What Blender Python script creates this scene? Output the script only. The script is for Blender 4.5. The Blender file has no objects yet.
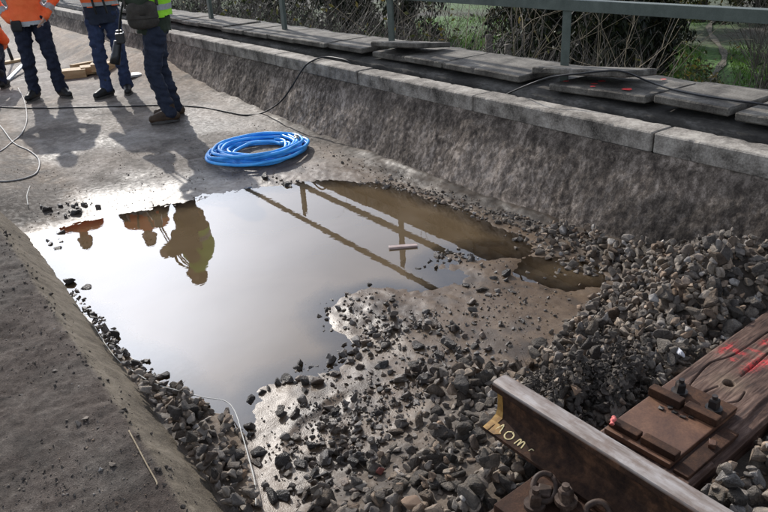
import bpy, bmesh, math, random
import numpy as np
from math import sin, cos, radians, pi, hypot
from mathutils import Vector, Matrix
random.seed(11); rng = np.random.default_rng(11)
S = bpy.context.scene
COL = S.collection

# ------------------------------------------------------------------ camera
F_PX, PITCH, ROLL, CAM_H, YAW = 707.2676, 0.4366, -0.0628, 1.7927, 0.6081
_f = np.array([sin(YAW)*cos(PITCH), cos(YAW)*cos(PITCH), -sin(PITCH)])
_r0 = np.array([cos(YAW), -sin(YAW), 0.0]); _u0 = np.cross(_r0, _f)
_r = cos(ROLL)*_r0 + sin(ROLL)*_u0
_u = -sin(ROLL)*_r0 + cos(ROLL)*_u0
CAM = np.array([0, 0, CAM_H])
cd = bpy.data.cameras.new('camera'); cam = bpy.data.objects.new('camera', cd); COL.objects.link(cam)
cd.sensor_width = 36.0; cd.lens = F_PX/768*36; cd.clip_start = 0.05; cd.clip_end = 2000
M = Matrix.Identity(4)
for i in range(3):
    M[i][0] = _r[i]; M[i][1] = _u[i]; M[i][2] = -_f[i]; M[i][3] = CAM[i]
cam.matrix_world = M
S.camera = cam
# ------------------------------------------------------------------ sky and sun
SUN_EL, SUN_AZ = radians(31), radians(10)        # azimuth from +Y towards +X
w = bpy.data.worlds.new('World'); S.world = w; w.use_nodes = True
nt = w.node_tree; N = nt.nodes; L = nt.links
bg = N['Background']; bg.inputs['Strength'].default_value = 0.075
sky = N.new('ShaderNodeTexSky'); sky.sky_type = 'NISHITA'; sky.sun_disc = False
sky.sun_elevation = SUN_EL; sky.sun_rotation = SUN_AZ; sky.dust_density = 1.8; sky.air_density = 1.0; sky.ozone_density = 1.0
tc = N.new('ShaderNodeTexCoord'); cn = N.new('ShaderNodeTexNoise')
mp = N.new('ShaderNodeMapping'); mp.inputs['Scale'].default_value = (1, 1, 2.4)
cn.inputs['Scale'].default_value = 2.2; cn.inputs['Detail'].default_value = 6
cr = N.new('ShaderNodeValToRGB'); cr.color_ramp.elements[0].position = .38; cr.color_ramp.elements[1].position = .66
cr.color_ramp.elements[0].color = (.68, .68, .68, 1); cr.color_ramp.elements[1].color = (.95, .95, .95, 1)
hs = N.new('ShaderNodeHueSaturation'); hs.inputs['Saturation'].default_value = .18; hs.inputs['Value'].default_value = 3.05
mx = N.new('ShaderNodeMix'); mx.data_type = 'RGBA'
L.new(tc.outputs['Generated'], mp.inputs['Vector']); L.new(mp.outputs['Vector'], cn.inputs['Vector'])
L.new(cn.outputs['Fac'], cr.inputs['Fac']); L.new(sky.outputs['Color'], hs.inputs['Color'])
L.new(cr.outputs['Color'], mx.inputs['Factor']); L.new(sky.outputs['Color'], mx.inputs['A']); L.new(hs.outputs['Color'], mx.inputs['B'])
wb = N.new('ShaderNodeMix'); wb.data_type = 'RGBA'; wb.blend_type = 'MULTIPLY'; wb.inputs['Factor'].default_value = 1; wb.inputs['B'].default_value = (.91, .98, 1.12, 1)
L.new(mx.outputs['Result'], wb.inputs['A']); L.new(wb.outputs['Result'], bg.inputs['Color'])
sl = bpy.data.lights.new('sun', 'SUN'); sl.energy = 4.0; sl.angle = radians(0.6); sl.color = (1.0, .94, .86)
so = bpy.data.objects.new('sun', sl); COL.objects.link(so)
sd_ = Vector((sin(SUN_AZ)*cos(SUN_EL), cos(SUN_AZ)*cos(SUN_EL), sin(SUN_EL)))
so.rotation_euler = sd_.to_track_quat('Z', 'Y').to_euler(); so.location = (2, 20, 14)
vs = S.view_settings; vs.view_transform = 'Standard'; vs.look = 'None'; vs.gamma = 1; vs.exposure = 0.18; vs.use_curve_mapping = False

# ------------------------------------------------------------------ helpers
def at(x, y, z=0.0):
    """photo pixel (768x512) -> the real point at height z"""
    d = _f + _r*(x-384)/F_PX + _u*(256-y)/F_PX
    return CAM + d*(z-CAM_H)/d[2]
def atX(x, y, X):
    d = _f + _r*(x-384)/F_PX + _u*(256-y)/F_PX
    return CAM + d*X/d[0]
def pj(p):
    d = np.asarray(p, float)-CAM; z = d@_f
    return 384+F_PX*(d@_r)/z, 256-F_PX*(d@_u)/z
def sst(t):
    t = np.clip(t, 0, 1); return t*t*(3-2*t)
_perm = rng.random((256, 256))
def vnoise(x, y):
    xi = np.floor(x).astype(int); yi = np.floor(y).astype(int); fx = x-xi; fy = y-yi
    fx = fx*fx*(3-2*fx); fy = fy*fy*(3-2*fy)
    g = lambda a, b: _perm[a & 255, b & 255]
    return (g(xi, yi)*(1-fx)+g(xi+1, yi)*fx)*(1-fy)+(g(xi, yi+1)*(1-fx)+g(xi+1, yi+1)*fx)*fy
def fbm(x, y, sc=1.0, oct=5, gain=.5):
    x = np.asarray(x, float)*sc; y = np.asarray(y, float)*sc; s = 0; a = 1; t = 0
    for k in range(oct):
        s = s+a*(vnoise(x+17.3*k, y+5.1*k)-.5); t += a; a *= gain; x = x*2.03; y = y*2.03
    return s/t*2
def poly_sd(X, Y, P):
    """signed distance, negative inside"""
    X = np.asarray(X, float); Y = np.asarray(Y, float)
    d = np.full(X.shape, 1e9); ins = np.zeros(X.shape, bool); n = len(P)
    for i in range(n):
        ax, ay = P[i][:2]; bx_, by_ = P[(i+1) % n][:2]
        ex, ey = bx_-ax, by_-ay
        t = np.clip(((X-ax)*ex+(Y-ay)*ey)/(ex*ex+ey*ey+1e-12), 0, 1)
        d = np.minimum(d, (X-ax-t*ex)**2+(Y-ay-t*ey)**2)
        c = ((ay > Y) != (by_ > Y)) & (X < (bx_-ax)*(Y-ay)/(by_-ay+1e-12)+ax)
        ins ^= c
    d = np.sqrt(d); return np.where(ins, -d, d)

def link(o, parent=None):
    COL.objects.link(o)
    if parent is not None: o.parent = parent
    return o
def mobj(name, verts, faces, mat, parent=None, smooth=False):
    me = bpy.data.meshes.new(name)
    me.from_pydata([tuple(map(float, v)) for v in verts] if not isinstance(verts, np.ndarray) else verts.tolist(), [], faces if not isinstance(faces, np.ndarray) else faces.tolist())
    me.update()
    if smooth: me.polygons.foreach_set('use_smooth', [True]*len(me.polygons))
    if mat is not None: me.materials.append(mat)
    return link(bpy.data.objects.new(name, me), parent)
def fast_mesh(name, V, T, mat, parent=None, smooth=False, attrs=None):
    """numpy verts (n,3), faces (m,3|4)"""
    me = bpy.data.meshes.new(name); k = T.shape[1]
    me.vertices.add(len(V)); me.vertices.foreach_set('co', np.ascontiguousarray(V, dtype=np.float32).ravel())
    me.loops.add(T.size); me.loops.foreach_set('vertex_index', T.astype(np.int32).ravel())
    me.polygons.add(len(T)); me.polygons.foreach_set('loop_start', (np.arange(len(T))*k).astype(np.int32))
    me.update(calc_edges=True)
    me.polygons.foreach_set('use_smooth', np.full(len(T), bool(smooth)))
    for nme, val in (attrs or {}).items():
        a = me.attributes.new(nme, 'FLOAT', 'POINT'); a.data.foreach_set('value', np.ascontiguousarray(val, dtype=np.float32))
    me.validate(); me.update()
    me.materials.append(mat)
    return link(bpy.data.objects.new(name, me), parent)
def grid_faces(nx, ny):
    i = np.arange(nx-1)[:, None]; j = np.arange(ny-1)[None, :]; a = (i*ny+j).ravel()
    return np.stack([a, a+ny, a+ny+1, a+1], 1)
def tag(o, label=None, cat=None, group=None, kind=None):
    if label: o['label'] = label
    if cat: o['category'] = cat
    if group: o['group'] = group
    if kind: o['kind'] = kind
    return o
def empty(name, loc, rz=0):
    o = bpy.data.objects.new(name, None); o.empty_display_size = .1; o.location = loc; o.rotation_euler = (0, 0, rz)
    return link(o)

class MB:
    def __init__(s): s.v = []; s.f = []
    def add(s, vs_, fs):
        b = len(s.v); s.v += [tuple(map(float, p)) for p in vs_]; s.f += [tuple(b+i for i in f) for f in fs]; return s
    def box(s, c, size, R=None, bev=0.0, jit=0.0):
        bm = bmesh.new(); bmesh.ops.create_cube(bm, size=1)
        for v in bm.verts: v.co = Vector((v.co.x*size[0], v.co.y*size[1], v.co.z*size[2]))
        if bev > 0: bmesh.ops.bevel(bm, geom=bm.edges[:], offset=bev, segments=2, affect='EDGES', profile=.6)
        if jit > 0:
            for v in bm.verts: v.co += Vector([random.uniform(-jit, jit) for _ in range(3)])
        bm.verts.index_update(); R = R or Matrix.Identity(3); c = Vector(c)
        s.add([R @ v.co + c for v in bm.verts], [[v.index for v in f.verts] for f in bm.faces]); bm.free(); return s
    def tube(s, pts, r, seg=8, closed=False, caps=True):
        pts = [Vector(p) for p in pts]; n = len(pts); rr = r if hasattr(r, '__len__') else [r]*n
        t0 = (pts[1]-pts[0]).normalized(); nrm = t0.orthogonal().normalized(); rings = []; vs_ = []; fs = []
        for i, p in enumerate(pts):
            t = (pts[(i+1) % n]-pts[i-1]) if closed else (pts[min(i+1, n-1)]-pts[max(i-1, 0)])
            if t.length < 1e-9: t = t0
            t = t.normalized(); nrm = (nrm-t*nrm.dot(t))
            if nrm.length < 1e-6: nrm = t.orthogonal()
            nrm.normalize(); b = t.cross(nrm)
            for k in range(seg):
                a = 2*pi*k/seg; vs_.append(p+(nrm*cos(a)+b*sin(a))*rr[i])
        m = n if closed else n-1
        for i in range(m):
            for k in range(seg):
                a = i*seg+k; b_ = i*seg+(k+1) % seg; c = ((i+1) % n)*seg+(k+1) % seg; d = ((i+1) % n)*seg+k
                fs.append((a, b_, c, d))
        if caps and not closed: fs += [tuple(range(seg))[::-1], tuple((n-1)*seg+k for k in range(seg))]
        return s.add(vs_, fs)
    def prism(s, prof, axis_pts):
        """prof: closed 2D profile (list), axis_pts: function (u,v,end)->3D for end 0/1"""
        n = len(prof)
        vs_ = [axis_pts(u, v, 0) for u, v in prof]+[axis_pts(u, v, 1) for u, v in prof]
        fs = [(i, (i+1) % n, n+(i+1) % n, n+i) for i in range(n)]+[tuple(range(n))[::-1], tuple(range(n, 2*n))]
        return s.add(vs_, fs)
    def build(s, name, mat, parent=None, smooth=False):
        o = mobj(name, s.v, s.f, mat, parent, smooth)
        bm = bmesh.new(); bm.from_mesh(o.data); bmesh.ops.recalc_face_normals(bm, faces=bm.faces); bm.to_mesh(o.data); bm.free()
        return o
def catmull(P, per=8):
    P = [Vector(p) for p in P]; out = []
    for i in range(len(P)-1):
        p0, p1, p2, p3 = P[max(i-1, 0)], P[i], P[i+1], P[min(i+2, len(P)-1)]
        for k in range(per):
            t = k/per
            out.append(.5*((2*p1)+(p2-p0)*t+(2*p0-5*p1+4*p2-p3)*t*t+(3*p1-p0-3*p2+p3)*t**3))
    out.append(P[-1]); return out

# ------------------------------------------------------------------ materials
def lin(r, g, b): return (r, g, b, 1)
def new_mat(name):
    m = bpy.data.materials.new(name); m.use_nodes = True
    return m, m.node_tree.nodes, m.node_tree.links, m.node_tree.nodes['Principled BSDF']
def nnoise(N_, L_, scale, detail=5, rough=.6, vec=None, dist=0):
    n = N_.new('ShaderNodeTexNoise'); n.inputs['Scale'].default_value = scale; n.inputs['Detail'].default_value = detail
    n.inputs['Roughness'].default_value = rough; n.inputs['Distortion'].default_value = dist
    if vec is not None: L_.new(vec, n.inputs['Vector'])
    return n.outputs['Fac']
def ramp(N_, L_, fac, stops):
    r = N_.new('ShaderNodeValToRGB'); e = r.color_ramp.elements
    while len(e) < len(stops): e.new(.5)
    for i, (p, c) in enumerate(stops):
        e[i].position = p; e[i].color = c if len(c) == 4 else (*c, 1)
    L_.new(fac, r.inputs['Fac']); return r.outputs['Color']
def mixc(N_, L_, fac, a, b, mode='MIX'):
    m = N_.new('ShaderNodeMix'); m.data_type = 'RGBA'; m.blend_type = mode
    for sock, v in ((m.inputs['Factor'], fac), (m.inputs['A'], a), (m.inputs['B'], b)):
        if hasattr(v, 'links'): L_.new(v, sock)
        elif isinstance(v, (int, float)): sock.default_value = v
        else: sock.default_value = v if len(v) == 4 else (*v, 1)
    return m.outputs['Result']
def math_(N_, L_, op, a, b=0.0, clamp=False):
    m = N_.new('ShaderNodeMath'); m.operation = op; m.use_clamp = clamp
    for i, v in enumerate((a, b)):
        if hasattr(v, 'links'): L_.new(v, m.inputs[i])
        else: m.inputs[i].default_value = v
    return m.outputs[0]
def bump(N_, L_, bs, h, strength=.4, dist=.01):
    b = N_.new('ShaderNodeBump'); b.inputs['Strength'].default_value = strength; b.inputs['Distance'].default_value = dist
    L_.new(h, b.inputs['Height']); L_.new(b.outputs['Normal'], bs.inputs['Normal'])
def objvec(N_, L_, scale=(1, 1, 1), kind='Object'):
    t = N_.new('ShaderNodeTexCoord'); m = N_.new('ShaderNodeMapping'); m.inputs['Scale'].default_value = scale
    L_.new(t.outputs[kind], m.inputs['Vector']); return m.outputs['Vector']
def attr(N_, name, kind='GEOMETRY'):
    a = N_.new('ShaderNodeAttribute'); a.attribute_name = name; a.attribute_type = kind; return a.outputs['Fac']

def grainy(name, dark, mid, light, sc=8, fine=90, rough=.85, bmp=.5, bd=.004, stretch=(1, 1, 1), spec=.3, metal=0, lo=.3, hi=.7):
    m, N_, L_, bs = new_mat(name); v = objvec(N_, L_, stretch)
    a = nnoise(N_, L_, sc, 7, .65, v); b = nnoise(N_, L_, fine, 4, .6, v)
    s = math_(N_, L_, 'ADD', math_(N_, L_, 'MULTIPLY', a, .72), math_(N_, L_, 'MULTIPLY', b, .28))
    c = ramp(N_, L_, s, [(lo, dark), ((lo+hi)/2, mid), (hi, light)])
    L_.new(c, bs.inputs['Base Color']); bs.inputs['Roughness'].default_value = rough
    bs.inputs['Specular IOR Level'].default_value = spec; bs.inputs['Metallic'].default_value = metal
    bump(N_, L_, bs, s, bmp, bd); return m

M_ = {}
M_['coping'] = grainy('pale weathered concrete', (.04, .035, .029), (.19, .17, .145), (.37, .34, .295), 6, 90, .9, .9, .01, lo=.36, hi=.62)
M_['slab'] = grainy('grey cast slab', (.02, .017, .014), (.095, .085, .071), (.19, .174, .147), 5, 100, .9, .9, .008, lo=.36, hi=.62)
M_['channel'] = grainy('black sooty soil', (.008, .007, .006), (.022, .019, .016), (.06, .054, .047), 12, 90, .95, .7, .006)
M_['ledge'] = grainy('stained dark concrete', (.012, .011, .01), (.05, .046, .04), (.17, .16, .145), 5, 60, .9, .7, .006, (1, .5, 1.3))
M_['post'] = grainy('grey green railing paint', (.045, .058, .048), (.075, .092, .078), (.11, .13, .11), 9, 120, .55, .15, .001)
M_['timber'] = grainy('pale sawn timber', (.2, .13, .06), (.36, .25, .13), (.5, .38, .22), 3, 40, .75, .3, .002, (1, 8, 8))
M_['paint_sheet'] = grainy('pale grey board', (.3, .3, .28), (.42, .42, .4), (.5, .5, .48), 5, 80, .6, .1, .001)
M_['bluebar'] = grainy('light blue grey metal', (.25, .3, .36), (.36, .43, .5), (.45, .52, .6), 9, 90, .4, .1, .001, metal=.4)
M_['rust'] = grainy('dark brown rust', (.012, .006, .004), (.04, .019, .011), (.1, .048, .025), 14, 160, .8, .8, .003, spec=.2)
M_['rust_orange'] = grainy('orange rust plate', (.035, .014, .008), (.09, .04, .021), (.17, .085, .045), 10, 150, .6, .35, .0012, spec=.4)
M_['bolt'] = grainy('near black greasy steel', (.008, .007, .007), (.022, .018, .016), (.07, .05, .04), 30, 200, .5, .4, .001, spec=.5, metal=.3)
M_['nut'] = grainy('brown worn nut steel', (.012, .007, .005), (.04, .023, .015), (.11, .075, .055), 30, 200, .65, .5, .002, spec=.3)
M_['yellow'] = grainy('ochre yellow paint worn', (.09, .045, .014), (.26, .14, .035), (.42, .26, .07), 40, 200, .65, .3, .001)
M_['marker'] = grainy('pale yellow chalk mark', (.3, .24, .11), (.46, .38, .2), (.56, .49, .31), 60, 300, .8, .2, .0005)
M_['red'] = grainy('neon red spray', (.55, .03, .03), (.75, .05, .05), (.85, .15, .12), 40, 200, .7, .2, .0005)
M_['pinkred'] = grainy('pink red cloth end', (.5, .1, .1), (.7, .18, .16), (.8, .32, .28), 40, 200, .7, .2, .0005)
M_['black'] = grainy('black rubber', (.008, .008, .009), (.014, .014, .015), (.022, .022, .023), 20, 120, .5, .1, .0005)
M_['grey_cable'] = grainy('dusty grey cable', (.16, .15, .14), (.24, .23, .22), (.34, .33, .32), 20, 120, .55, .1, .0005)
M_['white_cord'] = grainy('off white cord', (.32, .31, .28), (.48, .47, .43), (.6, .59, .55), 40, 120, .7, .1, .0005)
M_['brass'] = grainy('dull metal coupling', (.2, .19, .17), (.34, .33, .3), (.5, .48, .44), 30, 120, .35, .1, .0005, metal=.8)
M_['straw'] = grainy('dry straw stem', (.13, .1, .06), (.25, .2, .13), (.36, .31, .22), 30, 120, .8, .1, .0005)
M_['twig'] = grainy('grey brown bark', (.04, .034, .027), (.085, .072, .058), (.15, .13, .105), 20, 120, .85, .2, .001)
M_['driftwood'] = grainy('pale pinkish wet wood', (.22, .15, .13), (.36, .27, .24), (.5, .42, .4), 14, 90, .4, .2, .001, (1, 6, 6))
M_['denim'] = grainy('dark navy denim', (.006, .008, .016), (.012, .016, .032), (.022, .028, .052), 12, 300, .85, .35, .002)
M_['denim_blue'] = grainy('blue denim', (.012, .018, .04), (.024, .036, .078), (.045, .062, .12), 9, 300, .85, .35, .002)
M_['navy'] = grainy('navy jacket cloth', (.008, .011, .02), (.016, .021, .036), (.028, .034, .055), 12, 200, .8, .3, .002)
M_['orange'] = grainy('hi vis orange cloth', (.8, .11, .03), (.94, .16, .045), (.98, .22, .07), 7, 200, .7, .3, .003)
M_['lime'] = grainy('hi vis yellow green cloth', (.22, .52, .02), (.32, .72, .03), (.42, .82, .06), 7, 200, .7, .3, .003)
M_['olive'] = grainy('dark olive coat cloth', (.012, .017, .01), (.024, .032, .018), (.042, .052, .032), 9, 200, .85, .35, .003)
M_['reflective'] = grainy('silver reflective tape', (.28, .28, .28), (.38, .38, .38), (.48, .48, .48), 30, 200, .35, .1, .0005)
M_['bag'] = grainy('grey brown canvas bag', (.022, .019, .015), (.045, .038, .03), (.075, .065, .052), 12, 240, .85, .3, .002)
M_['boot_black'] = grainy('black boot leather', (.007, .007, .007), (.013, .013, .013), (.026, .025, .024), 16, 160, .5, .3, .001)
M_['boot_brown'] = grainy('brown boot leather', (.022, .013, .007), (.05, .03, .017), (.085, .056, .034), 16, 160, .6, .3, .001)
M_['sole'] = grainy('dusty sole rubber', (.03, .027, .023), (.06, .054, .047), (.1, .09, .08), 16, 160, .8, .3, .001)
M_['skin'] = grainy('light skin', (.4, .23, .16), (.5, .3, .215), (.58, .37, .27), 9, 200, .5, .1, .0005)
M_['hair'] = grainy('brown hair', (.012, .008, .005), (.03, .02, .012), (.06, .04, .024), 30, 200, .6, .4, .003, (1, 1, .2))
M_['eye'] = grainy('dark eye', (.02, .015, .012), (.03, .02, .015), (.04, .03, .02), 10, 50, .15, .0, .0001)
M_['plastic'] = grainy('black camera plastic', (.008, .008, .008), (.014, .014, .014), (.024, .024, .024), 20, 200, .38, .1, .0005, spec=.5)
M_['plant_stem'] = M_['twig']

# blue hose
m, N_, L_, bs = new_mat('bright blue hose'); M_['hose'] = m
v = objvec(N_, L_); c = ramp(N_, L_, nnoise(N_, L_, 9, 5, .6, v), [(.3, (.03, .26, .68)), (.55, (.06, .4, .9)), (.8, (.2, .55, .92))])
L_.new(c, bs.inputs['Base Color']); bs.inputs['Roughness'].default_value = .32

# rough wall concrete with dark stains and pale scabs
m, N_, L_, bs = new_mat('rough stained wall concrete'); M_['wall'] = m
v = objvec(N_, L_, (1, 1, .65)); v2 = objvec(N_, L_, (1, 1, 1))
a = nnoise(N_, L_, 6, 9, .75, v, .3); b = nnoise(N_, L_, 26, 6, .75, v, .2); g = nnoise(N_, L_, 120, 3, .65, v2)
s = math_(N_, L_, 'ADD', math_(N_, L_, 'MULTIPLY', a, .42), math_(N_, L_, 'ADD', math_(N_, L_, 'MULTIPLY', b, .44), math_(N_, L_, 'MULTIPLY', g, .14)))
c = ramp(N_, L_, s, [(.41, (.02, .015, .012)), (.46, (.078, .06, .047)), (.515, (.185, .15, .12)), (.575, (.42, .35, .29))])
big = nnoise(N_, L_, 1.1, 4, .5, v2)
c = mixc(N_, L_, ramp(N_, L_, big, [(.35, (0, 0, 0)), (.7, (.25, .25, .25))]), c, (.25, .21, .175), 'MIX')
c = mixc(N_, L_, 1.0, c, attr(N_, 'stain'), 'MULTIPLY')
L_.new(c, bs.inputs['Base Color']); bs.inputs['Roughness'].default_value = .92; bs.inputs['Specular IOR Level'].default_value = .2
bump(N_, L_, bs, s, .8, .010)

# floor: concrete, mud, soil, wetness carried by attributes (real stains)
m, N_, L_, bs = new_mat('trough floor mud and concrete'); M_['floor'] = m
v = objvec(N_, L_)
a = nnoise(N_, L_, 4, 8, .65, v, .3); b = nnoise(N_, L_, 30, 6, .65, v); g = nnoise(N_, L_, 160, 3, .6, v)
s = math_(N_, L_, 'ADD', math_(N_, L_, 'MULTIPLY', a, .5), math_(N_, L_, 'ADD', math_(N_, L_, 'MULTIPLY', b, .3), math_(N_, L_, 'MULTIPLY', g, .2)))
conc = ramp(N_, L_, s, [(.36, (.05, .042, .036)), (.46, (.13, .115, .1)), (.54, (.2, .18, .16)), (.64, (.34, .32, .295))])
mud = ramp(N_, L_, s, [(.36, (.055, .033, .018)), (.5, (.165, .112, .068)), (.62, (.29, .215, .145))])
soil = ramp(N_, L_, s, [(.36, (.022, .017, .013)), (.5, (.06, .047, .036)), (.66, (.12, .097, .077))])
c = mixc(N_, L_, attr(N_, 'conc'), mud, conc); c = mixc(N_, L_, attr(N_, 'soil'), c, soil)
wet = math_(N_, L_, 'ADD', attr(N_, 'wet'), math_(N_, L_, 'MULTIPLY', math_(N_, L_, 'SUBTRACT', b, .5), 1.6), True)
c = mixc(N_, L_, wet, c, mixc(N_, L_, 1.0, c, (.52, .5, .48), 'MULTIPLY'))
L_.new(c, bs.inputs['Base Color'])
mr = N_.new('ShaderNodeMapRange'); L_.new(wet, mr.inputs['Value']); mr.inputs['To Min'].default_value = .85; mr.inputs['To Max'].default_value = .37
L_.new(mr.outputs['Result'], bs.inputs['Roughness'])
bs.inputs['Specular IOR Level'].default_value = .3
bump(N_, L_, bs, math_(N_, L_, 'ADD', s, math_(N_, L_, 'MULTIPLY', g, .6)), .5, .004)

# bank dirt
m, N_, L_, bs = new_mat('gritty brown earth'); M_['bank'] = m
v = objvec(N_, L_)
a = nnoise(N_, L_, 3.2, 8, .65, v, .3); b = nnoise(N_, L_, 36, 6, .7, v); g = nnoise(N_, L_, 210, 3, .65, v)
s = math_(N_, L_, 'ADD', math_(N_, L_, 'MULTIPLY', a, .42), math_(N_, L_, 'ADD', math_(N_, L_, 'MULTIPLY', b, .3), math_(N_, L_, 'MULTIPLY', g, .28)))
earth = ramp(N_, L_, s, [(.37, (.015, .011, .009)), (.48, (.05, .038, .031)), (.55, (.086, .069, .057)), (.66, (.18, .15, .127))])
face = ramp(N_, L_, s, [(.36, (.05, .041, .03)), (.5, (.135, .112, .083)), (.64, (.22, .19, .148))])
grey = ramp(N_, L_, s, [(.37, (.025, .022, .019)), (.5, (.075, .066, .056)), (.64, (.18, .163, .143))])
pa = ramp(N_, L_, nnoise(N_, L_, 1.3, 5, .6, v), [(.45, (0, 0, 0)), (.62, (.9, .9, .9))])
c = mixc(N_, L_, pa, earth, grey); c = mixc(N_, L_, attr(N_, 'face'), c, face)
L_.new(c, bs.inputs['Base Color']); bs.inputs['Roughness'].default_value = .93; bs.inputs['Specular IOR Level'].default_value = .2
bump(N_, L_, bs, s, 1.0, .016)

# murky water
m, N_, L_, bs = new_mat('murky puddle water'); M_['water'] = m
N_.remove(bs); out = N_['Material Output']
tr = N_.new('ShaderNodeBsdfTransparent'); df = N_.new('ShaderNodeBsdfDiffuse'); gl = N_.new('ShaderNodeBsdfGlossy'); fr = N_.new('ShaderNodeFresnel')
v = objvec(N_, L_)
cl = ramp(N_, L_, nnoise(N_, L_, 1.6, 4, .5, v, .5), [(.35, (.085, .058, .03)), (.65, (.115, .082, .048))])
L_.new(cl, df.inputs['Color']); tr.inputs['Color'].default_value = (.86, .76, .6, 1)
gl.inputs['Roughness'].default_value = .012; gl.inputs['Color'].default_value = (1, 1, 1, 1); fr.inputs['IOR'].default_value = 1.52
m1 = N_.new('ShaderNodeMixShader'); m2 = N_.new('ShaderNodeMixShader')
L_.new(attr(N_, 'murk'), m1.inputs['Fac']); L_.new(tr.outputs[0], m1.inputs[1]); L_.new(df.outputs[0], m1.inputs[2])
L_.new(fr.outputs[0], m2.inputs['Fac']); L_.new(m1.outputs[0], m2.inputs[1]); L_.new(gl.outputs[0], m2.inputs[2])
L_.new(m2.outputs[0], out.inputs['Surface'])
bp = N_.new('ShaderNodeBump'); bp.inputs['Strength'].default_value = .03; bp.inputs['Distance'].default_value = .01
L_.new(nnoise(N_, L_, 5.5, 4, .55, v, .5), bp.inputs['Height'])
for q in (gl, fr): L_.new(bp.outputs['Normal'], q.inputs['Normal'])

# stones
def stone_mat(name, mode, wet=False):
    m, N_, L_, bs = new_mat(name); v = objvec(N_, L_)
    if mode == 'obj':
        oi = N_.new('ShaderNodeObjectInfo'); t = oi.outputs['Random']
        vo = N_.new('ShaderNodeVectorMath'); vo.operation = 'ADD'; L_.new(v, vo.inputs[0])
        cx = N_.new('ShaderNodeCombineXYZ'); L_.new(math_(N_, L_, 'MULTIPLY', t, 37.0), cx.inputs[0]); L_.new(cx.outputs[0], vo.inputs[1]); v = vo.outputs[0]
    else: t = attr(N_, 'tone')
    if wet: st = [(0, (.05, .041, .034)), (.6, (.1, .082, .067)), (1, (.16, .135, .112))]
    else: st = [(0, (.095, .082, .07)), (.25, (.145, .125, .107)), (.5, (.185, .159, .135)), (.72, (.215, .18, .146)), (.92, (.255, .225, .195)), (1, (.35, .32, .29))]
    base = ramp(N_, L_, t, st)
    k_ = 1.0 if mode == 'obj' else 38.0
    n1 = nnoise(N_, L_, 1.5*k_, 8, .72, v, .4); n2 = nnoise(N_, L_, 5*k_, 5, .65, v)
    c = mixc(N_, L_, 1.0, base, ramp(N_, L_, n1, [(.34, (.5, .47, .44)), (.5, (.95, .93, .9)), (.66, (1.4, 1.3, 1.16))]), 'MULTIPLY')
    hue = math_(N_, L_, 'FRACT', math_(N_, L_, 'MULTIPLY', t, 7.3))
    c = mixc(N_, L_, 1.0, c, ramp(N_, L_, hue, [(0, (.92, .97, 1.05)), (.5, (.98, 1, 1.0)), (.8, (1.05, .98, .91)), (.93, (1.12, .94, .8)), (1, (.85, .87, .9))]), 'MULTIPLY')
    L_.new(c, bs.inputs['Base Color']); bs.inputs['Roughness'].default_value = .42 if wet else .82
    bs.inputs['Specular IOR Level'].default_value = .5 if wet else .25
    bump(N_, L_, bs, math_(N_, L_, 'ADD', n1, n2), .8, .15 if mode == 'obj' else .005); return m
M_['stone'] = stone_mat('angular ballast stone', 'obj'); M_['stones'] = stone_mat('angular ballast stones', 'geo')
M_['stone_wet'] = stone_mat('dark wet stone', 'obj', True); M_['stones_wet'] = stone_mat('dark wet stones', 'geo', True)
M_['clods'] = grainy('crumbly dark soil', (.022, .018, .014), (.06, .05, .041), (.12, .104, .088), 20, 120, .9, .6, .004)
M_['red_stone'] = grainy('reddish stone', (.08, .03, .024), (.18, .055, .042), (.27, .1, .08), 40, 120, .8, .5, .003)
M_['pale_stone'] = grainy('pale quartz stone', (.35, .35, .36), (.5, .5, .52), (.65, .65, .66), 40, 120, .6, .4, .003)
M_['tan_stone'] = grainy('tan stone', (.16, .1, .06), (.27, .18, .12), (.36, .27, .2), 40, 120, .8, .5, .003)

# rail head and sleepers
m, N_, L_, bs = new_mat('rail steel rusty with rolled bright head'); M_['rail'] = m
v = objvec(N_, L_); vst = objvec(N_, L_, (9, 1.6, 9))
n1 = nnoise(N_, L_, 18, 7, .7, v); n2 = nnoise(N_, L_, 6, 5, .6, vst)
rc = ramp(N_, L_, n1, [(.34, (.012, .006, .004)), (.5, (.036, .018, .010)), (.66, (.09, .043, .022))])
hc = ramp(N_, L_, n2, [(.34, (.16, .127, .107)), (.52, (.25, .217, .196)), (.68, (.34, .315, .3))])
hc = mixc(N_, L_, ramp(N_, L_, n1, [(.5, (0, 0, 0)), (.75, (.7, .7, .7))]), hc, (.12, .07, .045))
h = attr(N_, 'head'); L_.new(mixc(N_, L_, h, rc, hc), bs.inputs['Base Color'])
L_.new(math_(N_, L_, 'MULTIPLY', h, .15), bs.inputs['Metallic']); bs.inputs['Specular IOR Level'].default_value = .2
mr = N_.new('ShaderNodeMapRange'); L_.new(h, mr.inputs['Value']); mr.inputs['To Min'].default_value = .85; mr.inputs['To Max'].default_value = .5
L_.new(mr.outputs['Result'], bs.inputs['Roughness']); bump(N_, L_, bs, n1, .35, .0015)

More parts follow.
